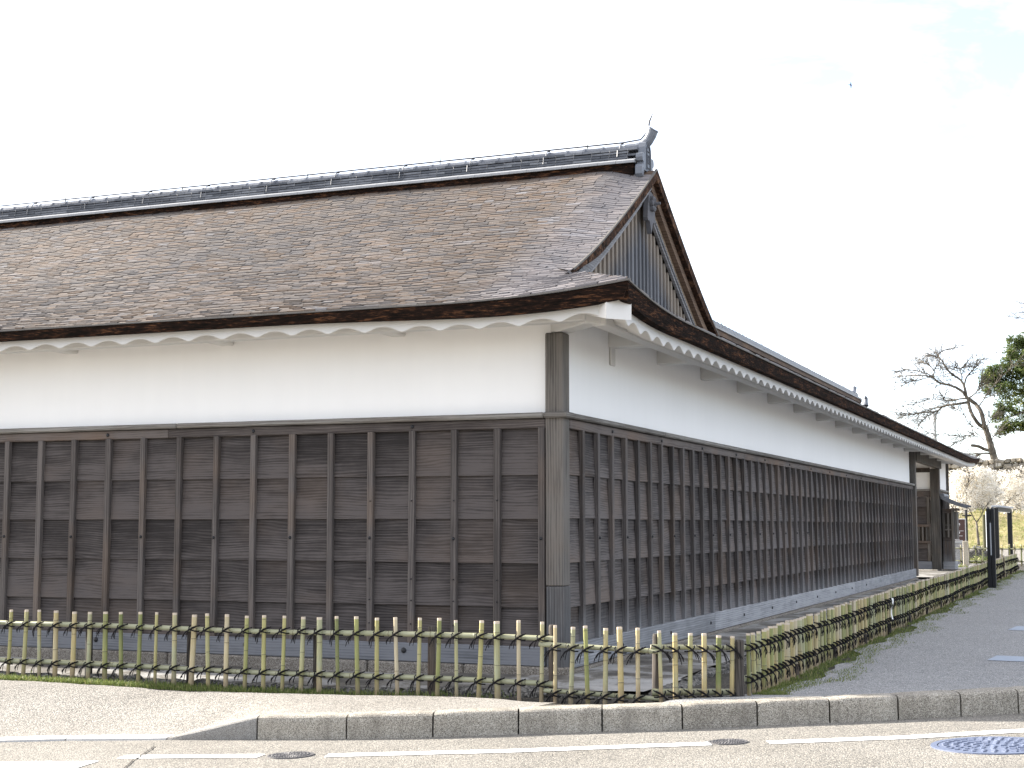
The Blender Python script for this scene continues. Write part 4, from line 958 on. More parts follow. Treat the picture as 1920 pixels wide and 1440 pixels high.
def fence(F, stakes, A, B_, zlow, zup, ztop, ties, side, far=None):
    A, B_ = Vector((*A, 0)), Vector((*B_, 0)); d = (B_ - A).normalized(); n = Vector((d.y, -d.x, 0))    # n points to the viewer's side
    ang = math.atan2(d.y, d.x); L = (B_ - A).length
    for s_ in stakes:
        p = A + d * s_; f = s_ / L; zb = zg(p.x, p.y); k = random.randrange(8); zt = ztop(f) + rnd(-.009, .009)
        q = p + n * (0.018 + STKR[k] * .9); zb -= 0.03
        o = inst(STK[k], 'stake', (q.x, q.y, zb), F, (0, 0, 0), (rnd(.80, 1.10),) * 2 + ((zt - zb) / 0.60,))
        lx, ly = rnd(-.03, .03), rnd(-.015, .015); o.rotation_euler = (ly, lx, ang + random.choice([0, math.pi]) * 0)
        for zz in (zup(f), zlow(f)):
            me = random.choice(TIES if far and far(s_) else TIE[side]); t = bpy.data.objects.new('rope_tie', me); COL.objects.link(t)
            t.parent = o; w = Vector((q.x, q.y, zz + rnd(-.004, .004)))
            sc = (zt - zb) / 0.60
            t.location = (0, -STKR[k] * 0.25, (w.z - zb) / sc); t.scale = (1.0, 1.0, 1.0 / sc)
# front fence
F1 = thing('bamboo_fence', 'low open bamboo fence tied with black rope along the left wall behind the gravel pavement', 'fence', (-5, -1.2, 0.15), 'bamboo fences round the building')
A1, B1 = (-9.5, -0.928), (0.46, -1.545)
dirv = Vector((B1[0] - A1[0], B1[1] - A1[1], 0)); L1 = dirv.length
SX = [-4.939, -4.754, -4.565, -4.379, -4.182, -4.006, -3.814, -3.633, -3.446, -3.267, -3.064, -2.883, -2.705, -2.524, -2.334, -2.146, -1.961, -1.778, -1.598, -1.42, -1.234, -1.058, -0.869, -0.686, -0.514, -0.345, -0.154, 0.013, 0.191, 0.375]
x = -4.939 - 0.187
while x > -9.2: SX.append(x); x -= 0.187 * rnd(.93, 1.07)
fx = lambda x: (x - A1[0]) / (B1[0] - A1[0]) * L1
zx = lambda f: A1[0] + f * (B1[0] - A1[0])
up1 = lambda f: 0.606 + 0.040 * sm(-5, 0.4, zx(f)); lo1 = lambda f: 0.268 + 0.040 * sm(-5, 0.4, zx(f)); tp1 = lambda f: 0.737 + 0.036 * sm(-5, .4, zx(f))
fence(F1, [fx(x) for x in SX], A1, B1, lo1, up1, tp1, 2, 0, lambda s_: s_ < fx(-5.2))
for fz in (up1, lo1): rails(F1, (*A1, fz(0.4)), (-5.0, A1[1] + (-5.0 - A1[0]) * dirv.y / dirv.x, fz(.45)), r=0.0215); rails(F1, (-5.0, A1[1] + (-5.0 - A1[0]) * dirv.y / dirv.x, fz(.45)), (*B1, fz(1.0)), r=0.0215)
for x in (-8.1, -6.7, -5.35, -4.075, -2.96, -1.675, -0.61, 0.435):
    y = A1[1] + (x - A1[0]) * dirv.y / dirv.x + 0.055; fpost(F1, (x, y, zg(x, y) - .03), 0.53 + rnd(-.02, .02) + .03 * sm(-5, .4, x))
# fence across the corner, two short runs
F2 = thing('bamboo_fence', 'short yellowish bamboo fence across the building corner right behind the kerb', 'fence', (1.1, -1.6, 0.2), 'bamboo fences round the building')
C2 = (1.33, -1.66); D2 = (1.84, -1.50)
pl = lambda v: (lambda f: v)
fence(F2, [0.075, 0.205, 0.345, 0.483, 0.612, 0.745], (0.43, -1.585), C2, pl(0.243), pl(0.585), pl(0.752), 2, 0)
rails(F2, (0.36, -1.57, 0.605), (*C2, 0.578), r=0.019); rails(F2, (0.40, -1.575, 0.262), (*C2, 0.240), r=0.017)
fpost(F2, (1.285, -1.60, 0.19), 0.52); fpost(F2, (1.86, -1.43, 0.22), 0.45)
fence(F2, [0.0, 0.105, 0.21, 0.315, 0.42, 0.52], C2, (1.82, -1.40), pl(0.282), pl(0.603), lambda f: 0.735 - 0.045 * f, 2, 1)
rails(F2, (1.26, -1.655, 0.618), (1.84, -1.39, 0.602), r=0.018); rails(F2, (1.26, -1.64, 0.292), (1.84, -1.39, 0.285), r=0.024)
# long fence along the path
F3 = thing('bamboo_fence', 'long bamboo fence with close stakes and black rope lines beside the asphalt path', 'fence', (1.85, 10, 0.25), 'bamboo fences round the building')
A3, B3 = (1.87, -1.36), (1.86, 31.3)
st = []; s_ = 0.05
while s_ < 32.5:
    if not (26.9 < s_ < 27.5): st.append(s_)
    s_ += 0.150 * rnd(.88, 1.12)
up3 = lambda f: 0.565 + 0.015 * math.sin(f * 30); lo3 = lambda f: 0.345; tp3 = lambda f: 0.705 + 0.02 * sm(0, .3, f)
st = st[:285]
fence(F3, st, A3, B3, lambda f: 0.375 + .01 * math.sin(f * 40), lambda f: 0.60 + 0.008 * math.sin(f * 37), lambda f: 0.712 + .02 * sm(0, .25, f), 2, 1, lambda s_: s_ > 9)
for z in (0.60, 0.375): rails(F3, (A3[0] - .01, A3[1], z), (B3[0] - .01, 25.4, z), r=0.02); rails(F3, (B3[0] - .01, 26.2, z), (B3[0] - .01, 31.3, z), r=0.02)
y = 0.3
while y < 31: fpost(F3, (1.80, y, zg(1.8, y) - .03), 0.42); fpost(F3, (1.915, y + .02, zg(1.9, y) - .05), 0.15, 0.03) ; y += 1.85
fpost(F3, (1.87, 25.75, 0.22), 0.50, 0.06)
# white tape hanging from the upper rope line
p = Vector((1.945, 0, 0)); d_ = at(1672, 1130, 1) - CAM; tt = (1.945 - CAM.x) / d_.x; q = CAM + d_ * tt
m = MB(); rows = []
for k in range(9):
    f = k / 8; rows.append([(q.x + .008 * math.sin(f * 7), q.y + .02 * math.sin(f * 5) - .03, q.z + .06 - .25 * f), (q.x + .012 * math.sin(f * 6 + 1), q.y + .02 * math.sin(f * 5) + .055, q.z + .05 - .25 * f)])
m.grid(rows); M['tape'] = simple('white_tape', (0.75, 0.74, 0.72), 0.6, 0.3, var=0.05)
o = m.build('white_tape', M['tape'], fixn=False); tag(o, 'strip of white tape hanging from the long bamboo fence by the path', 'tape')
sd = o.modifiers.new('thick', 'SOLIDIFY'); sd.thickness = 0.003
# open fence beyond the building
F4 = thing('bamboo_fence', 'far open bamboo fence behind the square stone post beyond the bay window', 'fence', (0.2, 37.5, 0.2), 'bamboo fences round the building')
def far_fence():
    y = 37.6; x = -1.6; k = 0
    for z in (0.36, 0.76): rails(F4, (-1.7, y, z), (1.75, y, z), r=0.022, nodes=.5, seg=6)
    while x < 1.7:
        o = inst(STK[k % 8], 'stake', (x, y - .04, 0.18), F4, (0, 0, 0), (1.1, 1.1, 1.18 + rnd(-.05, .05)))
        for zz in (0.30, 0.96): 
            t = bpy.data.objects.new('rope_tie', TIES[k % 3]); COL.objects.link(t); t.parent = o; t.location = (0, 0, (0.58 if zz > .5 else 0.18) / 1.18)
        x += 0.19 * rnd(.8, 1.25); k += 1
far_fence()
# ================================================================= things beyond
def boxthing(lo, hi, mat, name, parent, ch=0.004):
    m = MB(); m.box(lo, hi, ch); return m.build(name, M[mat], parent)
M['black_steel'] = simple('black_painted_steel', (0.005, 0.006, 0.008), 0.5, 0.35, var=0.2)
M['stone_post'] = granite('pale_stone_post', (0.30, 0.27, 0.21), (0.40, 0.36, 0.29), (0.50, 0.46, 0.39), 90, 0.3)
M['sign_brown'] = simple('brown_sign_face', (0.075, 0.040, 0.034), 0.5, 0.3, var=0.08)
M['sign_white'] = simple('white_sign_frame', (0.70, 0.69, 0.66), 0.6, 0.3, var=0.06)
M['sign_text'] = simple('white_sign_print', (0.80, 0.79, 0.78), 0.6, 0.3, var=0.02)
M['sign_blue'] = simple('blue_sign_print', (0.20, 0.36, 0.72), 0.6, 0.3, var=0.02)
M['grey_concrete'] = granite('grey_concrete', (0.22, 0.21, 0.20), (0.32, 0.31, 0.30), (0.42, 0.41, 0.40), 90, 0.3)
M['pole'] = simple('galvanised_pole', (0.36, 0.38, 0.41), 0.5, 0.4, var=0.1)
M['olive_wood'] = wood('olive_post', True, dark=(0.06, 0.06, 0.03), light=(0.16, 0.15, 0.08), warmth=0.1)
M['green_paint'] = simple('pale_green_paint', (0.22, 0.40, 0.30), 0.5, 0.3)
# tall black steel post standing by the fence
p = on_g(1861, 1102)
T = thing('steel_post', 'tall black square steel post standing on the grass by the bamboo fence', 'post', p)
px, py = p.x, p.y
for dx in (-0.040, 0.040):
    m = MB(); m.box((px + dx - .037, py - .07, p.z - .1), (px + dx + .037, py + .07, p.z + 1.58), 0.006); m.add([(px + dx - .037, py - .07, p.z + 1.577), (px + dx + .037, py - .07, p.z + 1.577), (px + dx + .037, py + .07, p.z + 1.577), (px + dx - .037, py + .07, p.z + 1.577), (px + dx, py, p.z + 1.63)], [(0, 1, 4), (1, 2, 4), (2, 3, 4), (3, 0, 4)]); m.build('column', M['black_steel'], T)
boxthing((px - .012, py - .082, p.z + 0.65), (px + .012, py - .072, p.z + 1.3), 'pole', 'light_strip', T, .002)
# black portal frame farther along
q = at(1868, 985, 47); q2 = at(1893.5, 985, 50.5)
T = thing('portal_frame', 'black steel portal frame with flat top beam standing beyond the long fence', 'frame', (q.x, q.y, 0.2))
dv = Vector((q2.x - q.x, q2.y - q.y, 0)); dl = dv.length; dv.normalize(); nv = Vector((-dv.y, dv.x, 0))
for s_ in (0.0, dl):
    c = Vector((q.x, q.y, 0)) + dv * s_; m = MB(); m.obox((c.x, c.y, 1.12), dv, nv, (0, 0, 1), (.075, .075, .93), .008); m.build('column', M['black_steel'], T)
c = Vector((q.x, q.y, 0)) + dv * dl * .5
m = MB(); m.obox((c.x, c.y, 2.005), dv, nv, (0, 0, 1), (dl * .5 - .077, .072, .05), .006); m.build('beam', M['black_steel'], T)
m = MB(); m.obox((c.x, c.y, 2.10), dv, nv, (0, 0, 1), (dl * .5 + .12, .12, .03), .006); m.build('top_plate', M['pole'], T)
m = MB(); m.obox((c.x, c.y, 1.94), dv, nv, (0, 0, 1), (dl * .5 - .078, .03, .012), .003); m.build('light_strip', M['sign_white'], T)
# square stone post
p = at(1811.5, 1060, 45.0)
T = boxthing((p.x - .075, p.y - .075, 0.12), (p.x + .075, p.y + .075, 1.5 - 29 * 45.0 / 2769), 'stone_post', 'stone_post', None, .012); tag(T, 'pale square stone post standing in front of the brown sign board', 'post')
# brown parking sign board
c = at(1789, 985, 50.0); sx = RGT; sy = FWD
T = thing('sign_board', 'brown information board in a white frame behind the bay window', 'sign', (c.x, c.y, 0.2))
def sp(a, b, h): return Vector((c.x, c.y, 0)) + sx * a + sy * b + Vector((0, 0, h))
def sbox(name, a0, a1, b0, b1, h0, h1, mat, ch=0.004):
    m = MB(); m.obox(sp((a0 + a1) / 2, (b0 + b1) / 2, (h0 + h1) / 2), sx, sy, (0, 0, 1), ((a1 - a0) / 2, (b1 - b0) / 2, (h1 - h0) / 2), ch); return m.build(name, M[mat], T)
sc = 50.0 / 2769
a_r = 20 * sc; 
zt_, zb_ = 1.5 + 11.0 * sc, 1.5 - 29.5 * sc
sbox('frame', -0.72, a_r + .03, 0, 0.12, zb_ - 0.04, zt_ + .03, 'sign_white'); sbox('panel', -0.70, a_r, -0.02, -0.002, zb_, zt_, 'sign_brown', .002)
sbox('base', -0.75, a_r + .0, -0.03, 0.30, 0.05, zb_ - 0.045, 'grey_concrete', .02); sbox('base_cap', -0.77, a_r + .02, -0.05, 0.32, zb_ - 0.044, zb_ - 0.041, 'sign_white', .001)
def text(s, a, h, size, mat, name='lettering'):
    cu = bpy.data.curves.new(name, 'FONT'); cu.body = s; cu.size = size; cu.align_x = 'RIGHT'; cu.align_y = 'CENTER'; cu.extrude = 0.001; cu.offset = 0.004
    o = bpy.data.objects.new(name, cu); COL.objects.link(o); o.parent = T
    dg = bpy.context.evaluated_depsgraph_get(); me = bpy.data.meshes.new_from_object(o.evaluated_get(dg)); bpy.data.objects.remove(o)
    o = bpy.data.objects.new(name, me); COL.objects.link(o); me.materials.clear(); me.materials.append(M[mat])
    o.parent = T; o.location = sp(a, -0.024, h) - WLOC[T.name]; o.rotation_euler = (math.pi / 2, 0, YAW); return o
hz = lambda v: 1.5 + (985 - v) * sc
text('二の丸', (1791.6 - 1789) * sc, hz(978.6), 0.062, 'sign_text'); text('駐車場', (1799.8 - 1789) * sc, hz(984.2), 0.098, 'sign_text')
text('P', (1792.3 - 1789) * sc, hz(991.3), 0.125, 'sign_blue')
sbox('rule', -0.68, (1806 - 1789) * sc, -0.024, -0.021, hz(995.6), hz(995.1), 'sign_text', 0)
text('300円', (1799 - 1789) * sc, hz(998.7), 0.062, 'sign_text')
for k, (v, w) in enumerate(((1004.6, 16), (1007, 5), (1009.3, 4.5), (1011.2, 10), (1013.2, 15.5))): 
    a = -0.6
    while a < (w) * sc - .02:
        g = rnd(.018, .03); sbox('fine_print', a, min(w * sc, a + g), -0.024, -0.021, hz(v + .45), hz(v - .45), 'sign_text', 0); a += g + .008
c2 = at(1812, 985, 51)
T = thing('steel_post', 'thin dark post with a short side arm right behind the stone post', 'post', (c2.x, c2.y, .2))
m = MB(); m.tube([(c2.x, c2.y, 0.1), (c2.x, c2.y, 1.5 + 29 * 51 / 2769)], .045, 8); m.build('pole', M['black_steel'], T)
m = MB(); m.obox(c2 + RGT * .02 + Vector((0, 0, 1.5 + 18 * 51 / 2769 - c2.z)), RGT, FWD, (0, 0, 1), (.16, .02, .02), .004); m.build('arm', M['black_steel'], T)
# olive round post, light pole beside it, green-banded bollard, road sign seen from behind
c2 = at(1845, 985, 53); T = MB(); T.tube([(c2.x, c2.y, 0.1), (c2.x, c2.y, 1.5 + 20 * 53 / 2769)], .062, 10); tag(T.build('wooden_post', M['olive_wood']), 'olive brown round wooden post just left of the tall black post', 'post')
c2 = at(1850.5, 985, 54); T = MB(); T.tube([(c2.x, c2.y, 0.1), (c2.x, c2.y, 1.5 + 26 * 54 / 2769)], .04, 8); tag(T.build('metal_pole', M['pole']), 'pale grey metal pole between the wooden post and the tall black post', 'pole')
c2 = at(1867.5, 985, 58); T = thing('marker_pole', 'thin pale pole with a green band seen through the black portal frame', 'pole', (c2.x, c2.y, .2))
m = MB(); m.tube([(c2.x, c2.y, .1), (c2.x, c2.y, 1.5 + 22 * 58 / 2769)], .025, 8); m.build('pole', M['sign_white'], T)
m = MB(); m.tube([(c2.x, c2.y, 1.5 - 27 * 58 / 2769), (c2.x, c2.y, 1.5 - 8 * 58 / 2769)], .04, 8); m.build('band', M['green_paint'], T)
c2 = at(1788.5, 927, 62); T = thing('road_sign', 'grey back of a round road sign on a thin pole before the blossom', 'sign', (c2.x, c2.y, .2))
m = MB(); n = 20; e1 = (RGT * .45 + FWD * .9).normalized(); pts = [c2 + e1 * .22 * math.cos(2 * math.pi * k / n) + Vector((0, 0, .24 * math.sin(2 * math.pi * k / n))) for k in range(n)]
m.prism(pts, (RGT * .9 - FWD * .45) * .02); m.build('disc', M['pole'], T)
m = MB(); m.tube([(c2.x, c2.y + .05, .1), (c2.x, c2.y + .05, c2.z + .1)], .03, 8); m.build('pole', M['pole'], T)
# utility pole with antenna arms, seen over the eave
c2 = at(1752, 780, 95); T = thing('antenna_pole', 'thin grey antenna pole with curved arms rising behind the far eave', 'pole', (c2.x, c2.y, .2))
s95 = 95 / 2769; Z = lambda v: 1.5 + (985 - v) * s95
m = MB(); m.tube([(c2.x, c2.y, .2), (c2.x, c2.y, Z(776))], .11, 8); m.build('pole', M['pole'], T)
m = MB(); m.tube([(c2.x, c2.y, Z(787)), (c2.x, c2.y, Z(776))], .15, 8); m.build('antenna', M['pole'], T)
for v0, dx, dv_ in ((789, -5, 6), (805, -11, 6), (812, -8, 4), (796, -9, 14)):
    m = MB(); b = Vector((c2.x, c2.y, Z(v0))); m.tube([b, b + RGT * dx * .5 * s95 + Vector((0, 0, .0)), b + RGT * dx * s95 - Vector((0, 0, dv_ * .5 * s95)), b + RGT * dx * .9 * s95 - Vector((0, 0, dv_ * s95))], .028, 5); m.build('arm', M['pole'], T)
# low dark rocks behind the far fence
for k, (u, v, w, h) in enumerate(((1822, 1022, .22, .18), (1832, 1024, .20, .22), (1842, 1028, .22, .15), (1872, 1026, .2, .1))):
    c2 = at(u, v, 52); o = rock((c2.x, c2.y, 0.2 + h), (w, .2, h + .1), M['gutter_stone'], None, 'boulder'); tag(o, ('tall dark boulder right of the stone post behind the far open fence', 'middle dark boulder behind the far open bamboo fence', 'low wide dark boulder by the wooden post behind the far fence', 'flat dark boulder seen through the black portal frame')[k], 'rock', 'dark boulders behind the far fence')
# ================================================================= bank, stone wall, trees
def bankz(u_, w): return 0
WC = at(1850, 985, 84); WD = (RGT * .90 - FWD * .40).normalized() ; WN = Vector((-WD.y, WD.x, 0)); WN = WN if WN.dot(FWD) < 0 else -WN
s84 = 84 / 2769; WT, WB = 1.5 + 117 * s84, 1.5 + 24 * s84
def wp(a, b, h): return Vector((WC.x, WC.y, 0)) + WD * a + WN * b + Vector((0, 0, h))
def bank():
    t = NT('dry_grass_bank'); p_ = t.pos(); n = t.noise(p_, 1.2, 5, .65); f = t.noise(p_, 9, 4, .7)
    col = t.ramp(t.math('MULTIPLY_ADD', f, .5, t.math('MULTIPLY', n, .6)), [(.40, (0.13, 0.14, 0.045)), (.55, (0.25, 0.22, 0.11)), (.7, (0.34, 0.28, 0.17))]); t.bump(f, .6, .05); M['bank'] = t.done(col, .95, .1)
    m = MB(); rows = []
    for i in range(61):
        a = -30 + i * 1.3; rows.append([tuple(wp(a, b, .2 + (WB + .15 - .2) * sm(9.0, 0.4, b) + .05 * math.sin(a * 1.7 + b * 2))) for b in (10.5, 9.0, 7.5, 6, 4.5, 3, 1.5, .3, -0.4)])
    m.grid(rows); o = m.build('grass_bank', M['bank'], fixn=False); o['kind'] = 'structure'
    if o.data.polygons[0].normal.z < 0: o.data.flip_normals()
    g = MB()
    for _ in range(9000):
        a = rnd(-8, 9); b = rnd(.2, 9.5); q_ = wp(a, b, .2 + (WB - .05) * sm(9.0, 0.4, b) + .05 * math.sin(a * 1.7 + b * 2)); h = rnd(.05, .18); w = rnd(.012, .03); an = rnd(0, 6.28); g.cur = min(1, max(0, random.gauss(.75, .25)))
        dx = Vector((math.cos(an) * w, math.sin(an) * w, 0)); g.add([q_ - dx, q_ + dx, q_ + Vector((rnd(-.06, .06), rnd(-.06, .06), h))], [(0, 1, 2)])
    o = g.build('bank_grass', M['grass'], attr=True, fixn=False); o['kind'] = 'stuff'
bank()
def wall_stone():
    t = NT('castle_wall_stone'); v, r = shifted(t); n = t.noise(v, 3.0, 5, .65); f = t.math('MULTIPLY_ADD', r, .55, t.math('MULTIPLY', n, .6))
    col = t.ramp(f, [(.2, (0.16, 0.145, 0.12)), (.45, (0.27, 0.245, 0.205)), (.65, (0.34, 0.29, 0.22)), (.9, (0.44, 0.42, 0.38))]); t.bump(n, .6, .03); M['wall_stone'] = t.done(col, .9, .15)
wall_stone()
T = thing('stone_wall', 'tall old wall of rough pale boulders above the grass bank', 'wall', wp(0, 0, WB))
m = MB(); m.prism([wp(-30, -.25, WB - .3), wp(-30, -.25, WT - .06), wp(-30, -6, WT - .06), wp(-30, -6, WB - .3)], WD * 75); m.build('wall_core', M['gutter_stone'], T)
SV = []
for k in range(6):
    m = MB(); m.obox((0, 0, 0), (1, 0, 0), (0, 1, 0), (0, 0, 1), (1, 1, 1), .42); m.v = [(a + rnd(-.16, .16), b + rnd(-.16, .16), c_ + rnd(-.16, .16)) for a, b, c_ in m.v]
    me = bpy.data.meshes.new('wall_stone'); me.from_pydata(m.v, [], m.f); me.materials.append(M['wall_stone']); SV.append(me)
ang = math.atan2(WD.y, WD.x); nst = 0; z = WB - .25; others = MB(); rownum = 0
while z < WT - .05:
    h = rnd(.11, .155) if rownum else .17; a = -28 + rnd(0, .3)
    while a < 32:
        w = rnd(.12, .27); q_ = wp(a + w, .02 + rnd(-.05, .05), z + h + rnd(-.05, .05))
        if -4.2 < a < 4.4 and nst < 298:
            inst(random.choice(SV), 'stone', q_, T, (rnd(-.15, .15), rnd(-.25, .25), ang + rnd(-.1, .1)), (w * 1.04, .30, h * 1.06)); nst += 1
        else:
            others.obox(q_, WD, WN, (0, 0, 1), (w, .3, h), .05)
        a += 2 * w + .01
    z += 2 * h; rownum += 1
o = others.build('stones', M['wall_stone'], T); o['kind'] = 'stuff'
m = MB(); rows = [[tuple(wp(a, b, WT + .04 * math.sin(a * 3 + b) + (.02 if b < -.3 else -.15))) for b in (.1, -.35, -2, -6, -20)] for a in [-30 + 1.5 * i for i in range(51)]]
m.grid(rows); o = m.build('terrace', M['bank'], fixn=False); o['kind'] = 'structure'
if o.data.polygons[0].normal.z < 0: o.data.flip_normals()
# ---- trees
def limb(m, pix, dist, r0, r1, dj=0.35, n=7, off=0.0):
    """a limb through photo points, given depth of its own by wandering towards and away from the viewer"""
    pts = []; k = len(pix); ph = rnd(0, 6)
    for i, (u, v) in enumerate(pix): pts.append(at(u, v, dist + off + dj * math.sin(ph + i * 1.1) * (i / max(1, k - 1))))
    sp_ = []
    for i in range(k - 1):
        a, b, c_, d = pts[max(0, i - 1)], pts[i], pts[i + 1], pts[min(k - 1, i + 2)]
        for j in range(4):
            t = j / 4; sp_.append(0.5 * ((2 * b) + (c_ - a) * t + (2 * a - 5 * b + 4 * c_ - d) * t * t + (3 * b - a - 3 * c_ + d) * t ** 3))
    sp_.append(pts[-1]); L = len(sp_)
    sp_ = [p_ + Vector((rnd(-1, 1), rnd(-1, 1), rnd(-1, 1))) * r0 * .10 for p_ in sp_]
    m.tube(sp_, [r0 + (r1 - r0) * (i / (L - 1)) ** .8 for i in range(L)], n); return sp_
def twigs(m, base, count, lmin, lmax, r, spread, droop=0.0, sub=2, n=3):
    for _ in range(count):
        i = random.randrange(max(1, len(base) // 4), len(base)); p_ = base[i]; d = (base[i] - base[i - 1]).normalized()
        d = (d + Vector((rnd(-1, 1), rnd(-1, 1), rnd(-1, 1))) * spread).normalized(); L = rnd(lmin, lmax); pts = [p_]; 
        for k in range(4): d = (d + Vector((rnd(-1, 1), rnd(-1, 1), rnd(-.7, 1) - droop)) * .25).normalized(); pts.append(pts[-1] + d * L / 4)
        m.tube(pts, [r, r * .85, r * .7, r * .5, r * .3], n, False)
        if sub: twigs(m, pts, sub, lmin * .4, lmax * .45, r * .55, .8, droop, 0, 3)
D = 86.0; sD = D / 2769
T = thing('cherry_tree', 'bare leaning cherry tree with spreading limbs on top of the stone wall', 'tree', at(1868, 867, D))
tr = MB()
t1 = limb(tr, [(1868, 872), (1862, 850), (1856, 828), (1849, 806), (1845, 797)], D, 13.0 * sD / 2 * 1.15, 9.5 * sD / 2, .3, 10)
t2 = limb(tr, [(1846, 802), (1842, 780), (1836, 766), (1826, 755), (1815, 747)], D, 8.5 * sD / 2, 7 * sD / 2, .5, 9)
t3 = limb(tr, [(1847, 803), (1835, 795), (1826, 783), (1819, 768), (1815, 752)], D, 7.5 * sD / 2, 6 * sD / 2, .4, 9, .25)
tr.build('trunk', M['trunk'], T, smooth=True)
BR = [([(1816, 750), (1808, 738), (1795, 728), (1780, 722), (1762, 718), (1752, 710), (1745, 706), (1720, 704), (1695, 705), (1674, 708)], 5.0, 1.0),
      ([(1812, 745), (1810, 732), (1806, 720), (1798, 710), (1785, 702), (1774, 690), (1767, 677), (1762, 672), (1760, 664), (1775, 655), (1790, 652)], 4.6, .8),
      ([(1808, 722), (1812, 708), (1822, 696), (1833, 684), (1840, 675), (1852, 672)], 2.8, .7),
      ([(1815, 747), (1800, 748), (1785, 751), (1771, 750), (1768, 742), (1760, 736)], 2.6, .7),
      ([(1814, 754), (1798, 757), (1782, 759), (1768, 762), (1758, 770), (1740, 773), (1720, 775), (1692, 781), (1680, 787)], 4.2, .8),
      ([(1768, 762), (1755, 765), (1738, 770), (1715, 776), (1690, 776)], 2.4, .6), ([(1762, 768), (1748, 775), (1735, 783), (1722, 797)], 2.0, .5),
      ([(1817, 746), (1828, 738), (1836, 728), (1840, 720), (1848, 712)], 2.4, .6), ([(1835, 762), (1845, 748), (1852, 736), (1880, 705), (1915, 672)], 2.0, .7),
      ([(1804, 712), (1802, 700), (1798, 692), (1790, 689)], 1.8, .6), ([(1798, 692), (1806, 689), (1822, 687)], 1.3, .4),
      ([(1750, 706), (1752, 695), (1758, 685), (1765, 688), (1774, 689)], 1.6, .8), ([(1751, 696), (1745, 688), (1735, 681), (1722, 675)], 1.4, .5), ([(1767, 677), (1755, 668), (1740, 666)], 1.2, .4), ([(1752, 706), (1735, 700), (1715, 694), (1695, 694), (1682, 698)], 1.6, .5), ([(1745, 707), (1725, 712), (1705, 716), (1690, 722)], 1.2, .4), ([(1770, 751), (1750, 748), (1730, 752), (1712, 758)], 1.2, .4),
      ([(1843, 806), (1825, 800), (1815, 792), (1805, 775), (1788, 764)], 1.2, .4), ([(1845, 830), (1828, 818), (1808, 822), (1790, 830)], 1.0, .3), ([(1846, 826), (1830, 812), (1810, 818), (1770, 815), (1735, 812)], 1.3, .3),
      ([(1855, 838), (1862, 820), (1872, 808)], 1.0, .3), ([(1850, 800), (1860, 785), (1868, 778)], 1.0, .3),
      ([(1858, 845), (1845, 842), (1835, 837), (1822, 835)], 5.0, 3.5), ([(1856, 850), (1842, 850), (1835, 853), (1824, 858)], 3.0, 1.0)]
tw = MB(); BP = []
for pix, w0, w1 in BR:
    b_ = MB(); base = limb(b_, pix, D, w0 * sD / 2 * 1.3, w1 * sD / 2 * 1.6, .9, 7); b_.build('branch', M['trunk'], T, smooth=True); BP.append((base, w0))
for base, w0 in BP:
    if w0 < 4.9 or len(base) > 20: twigs(tw, base, 22 + len(base) // 2, .4, 1.4, .019, .8, .12, 3)
o = tw.build('twigs', M['trunk'], T, fixn=False); o['kind'] = 'stuff'
# evergreen at the right edge
D2_ = 92.0; sE = D2_ / 2769
T = thing('evergreen_tree', 'dense dark green evergreen tree at the right edge behind the bare cherry', 'tree', at(1960, 867, D2_))
m = MB(); tk = limb(m, [(1985, 870), (1980, 830), (1968, 780), (1955, 720), (1945, 660)], D2_, .38, .14, .5, 9)
for pix in ([(1968, 780), (1940, 770), (1912, 775), (1885, 785)], [(1960, 740), (1925, 735), (1890, 725), (1858, 712)], [(1955, 715), (1920, 690), (1890, 680)], [(1948, 680), (1925, 655), (1905, 640)], [(1972, 800), (1940, 808), (1910, 806), (1888, 808)]): limb(m, pix, D2_, .13, .03, .8, 7)
m.build('trunk', M['trunk'], T, smooth=True)
BL = [(1915, 655, 28, 24), (1903, 690, 28, 24), (1880, 700, 26, 18), (1860, 706, 20, 14), (1848, 716, 12, 10), (1925, 720, 34, 28), (1890, 735, 24, 20), (1915, 760, 30, 26), (1885, 768, 22, 18), (1873, 782, 14, 10), (1900, 795, 20, 14), (1878, 808, 10, 12), (1888, 800, 10, 8), (1925, 800, 16, 12), (1940, 690, 40, 45), (1960, 740, 46, 50), (1950, 640, 34, 30), (1985, 690, 40, 60), (1862, 694, 14, 10), (1990, 780, 30, 40), (1905, 640, 18, 20), (1895, 668, 18, 16), (1870, 720, 20, 14), (1855, 730, 12, 10)]
lf = MB()
for u, v, ru, rv in BL:
    dd = D2_ + rnd(-1.2, 1.2); c_ = at(u, v, dd); ax, az_ = ru * sE, rv * sE
    ncl = int(12 + ax * az_ * 75)
    for _ in range(ncl):
        while True:
            e = Vector((rnd(-1, 1), rnd(-1, 1), rnd(-1, 1)))
            if .25 < e.length < 1: break
        q_ = c_ + RGT * e.x * ax + FWD * e.y * ax * .8 + Vector((0, 0, e.z * az_)); tone = min(1, max(0, random.gauss(.45, .2)))
        for _k in range(22):
            o_ = q_ + Vector((random.gauss(0, .13), random.gauss(0, .13), random.gauss(0, .09))); d = Vector((rnd(-1, 1), rnd(-1, 1), rnd(-.5, .5))).normalized(); s__ = d.cross(Vector((rnd(-.4, .4), rnd(-.4, .4), 1))).normalized(); L = rnd(.08, .14)
            lf.cur = min(1, max(0, tone + random.gauss(0, .13))); lf.add([o_ - d * L, o_ + s__ * L * .42, o_ + d * L, o_ - s__ * L * .42], [(0, 1, 2, 3)])
o = lf.build('crown', M['leaf'], T, attr=True, fixn=False); o['kind'] = 'stuff'
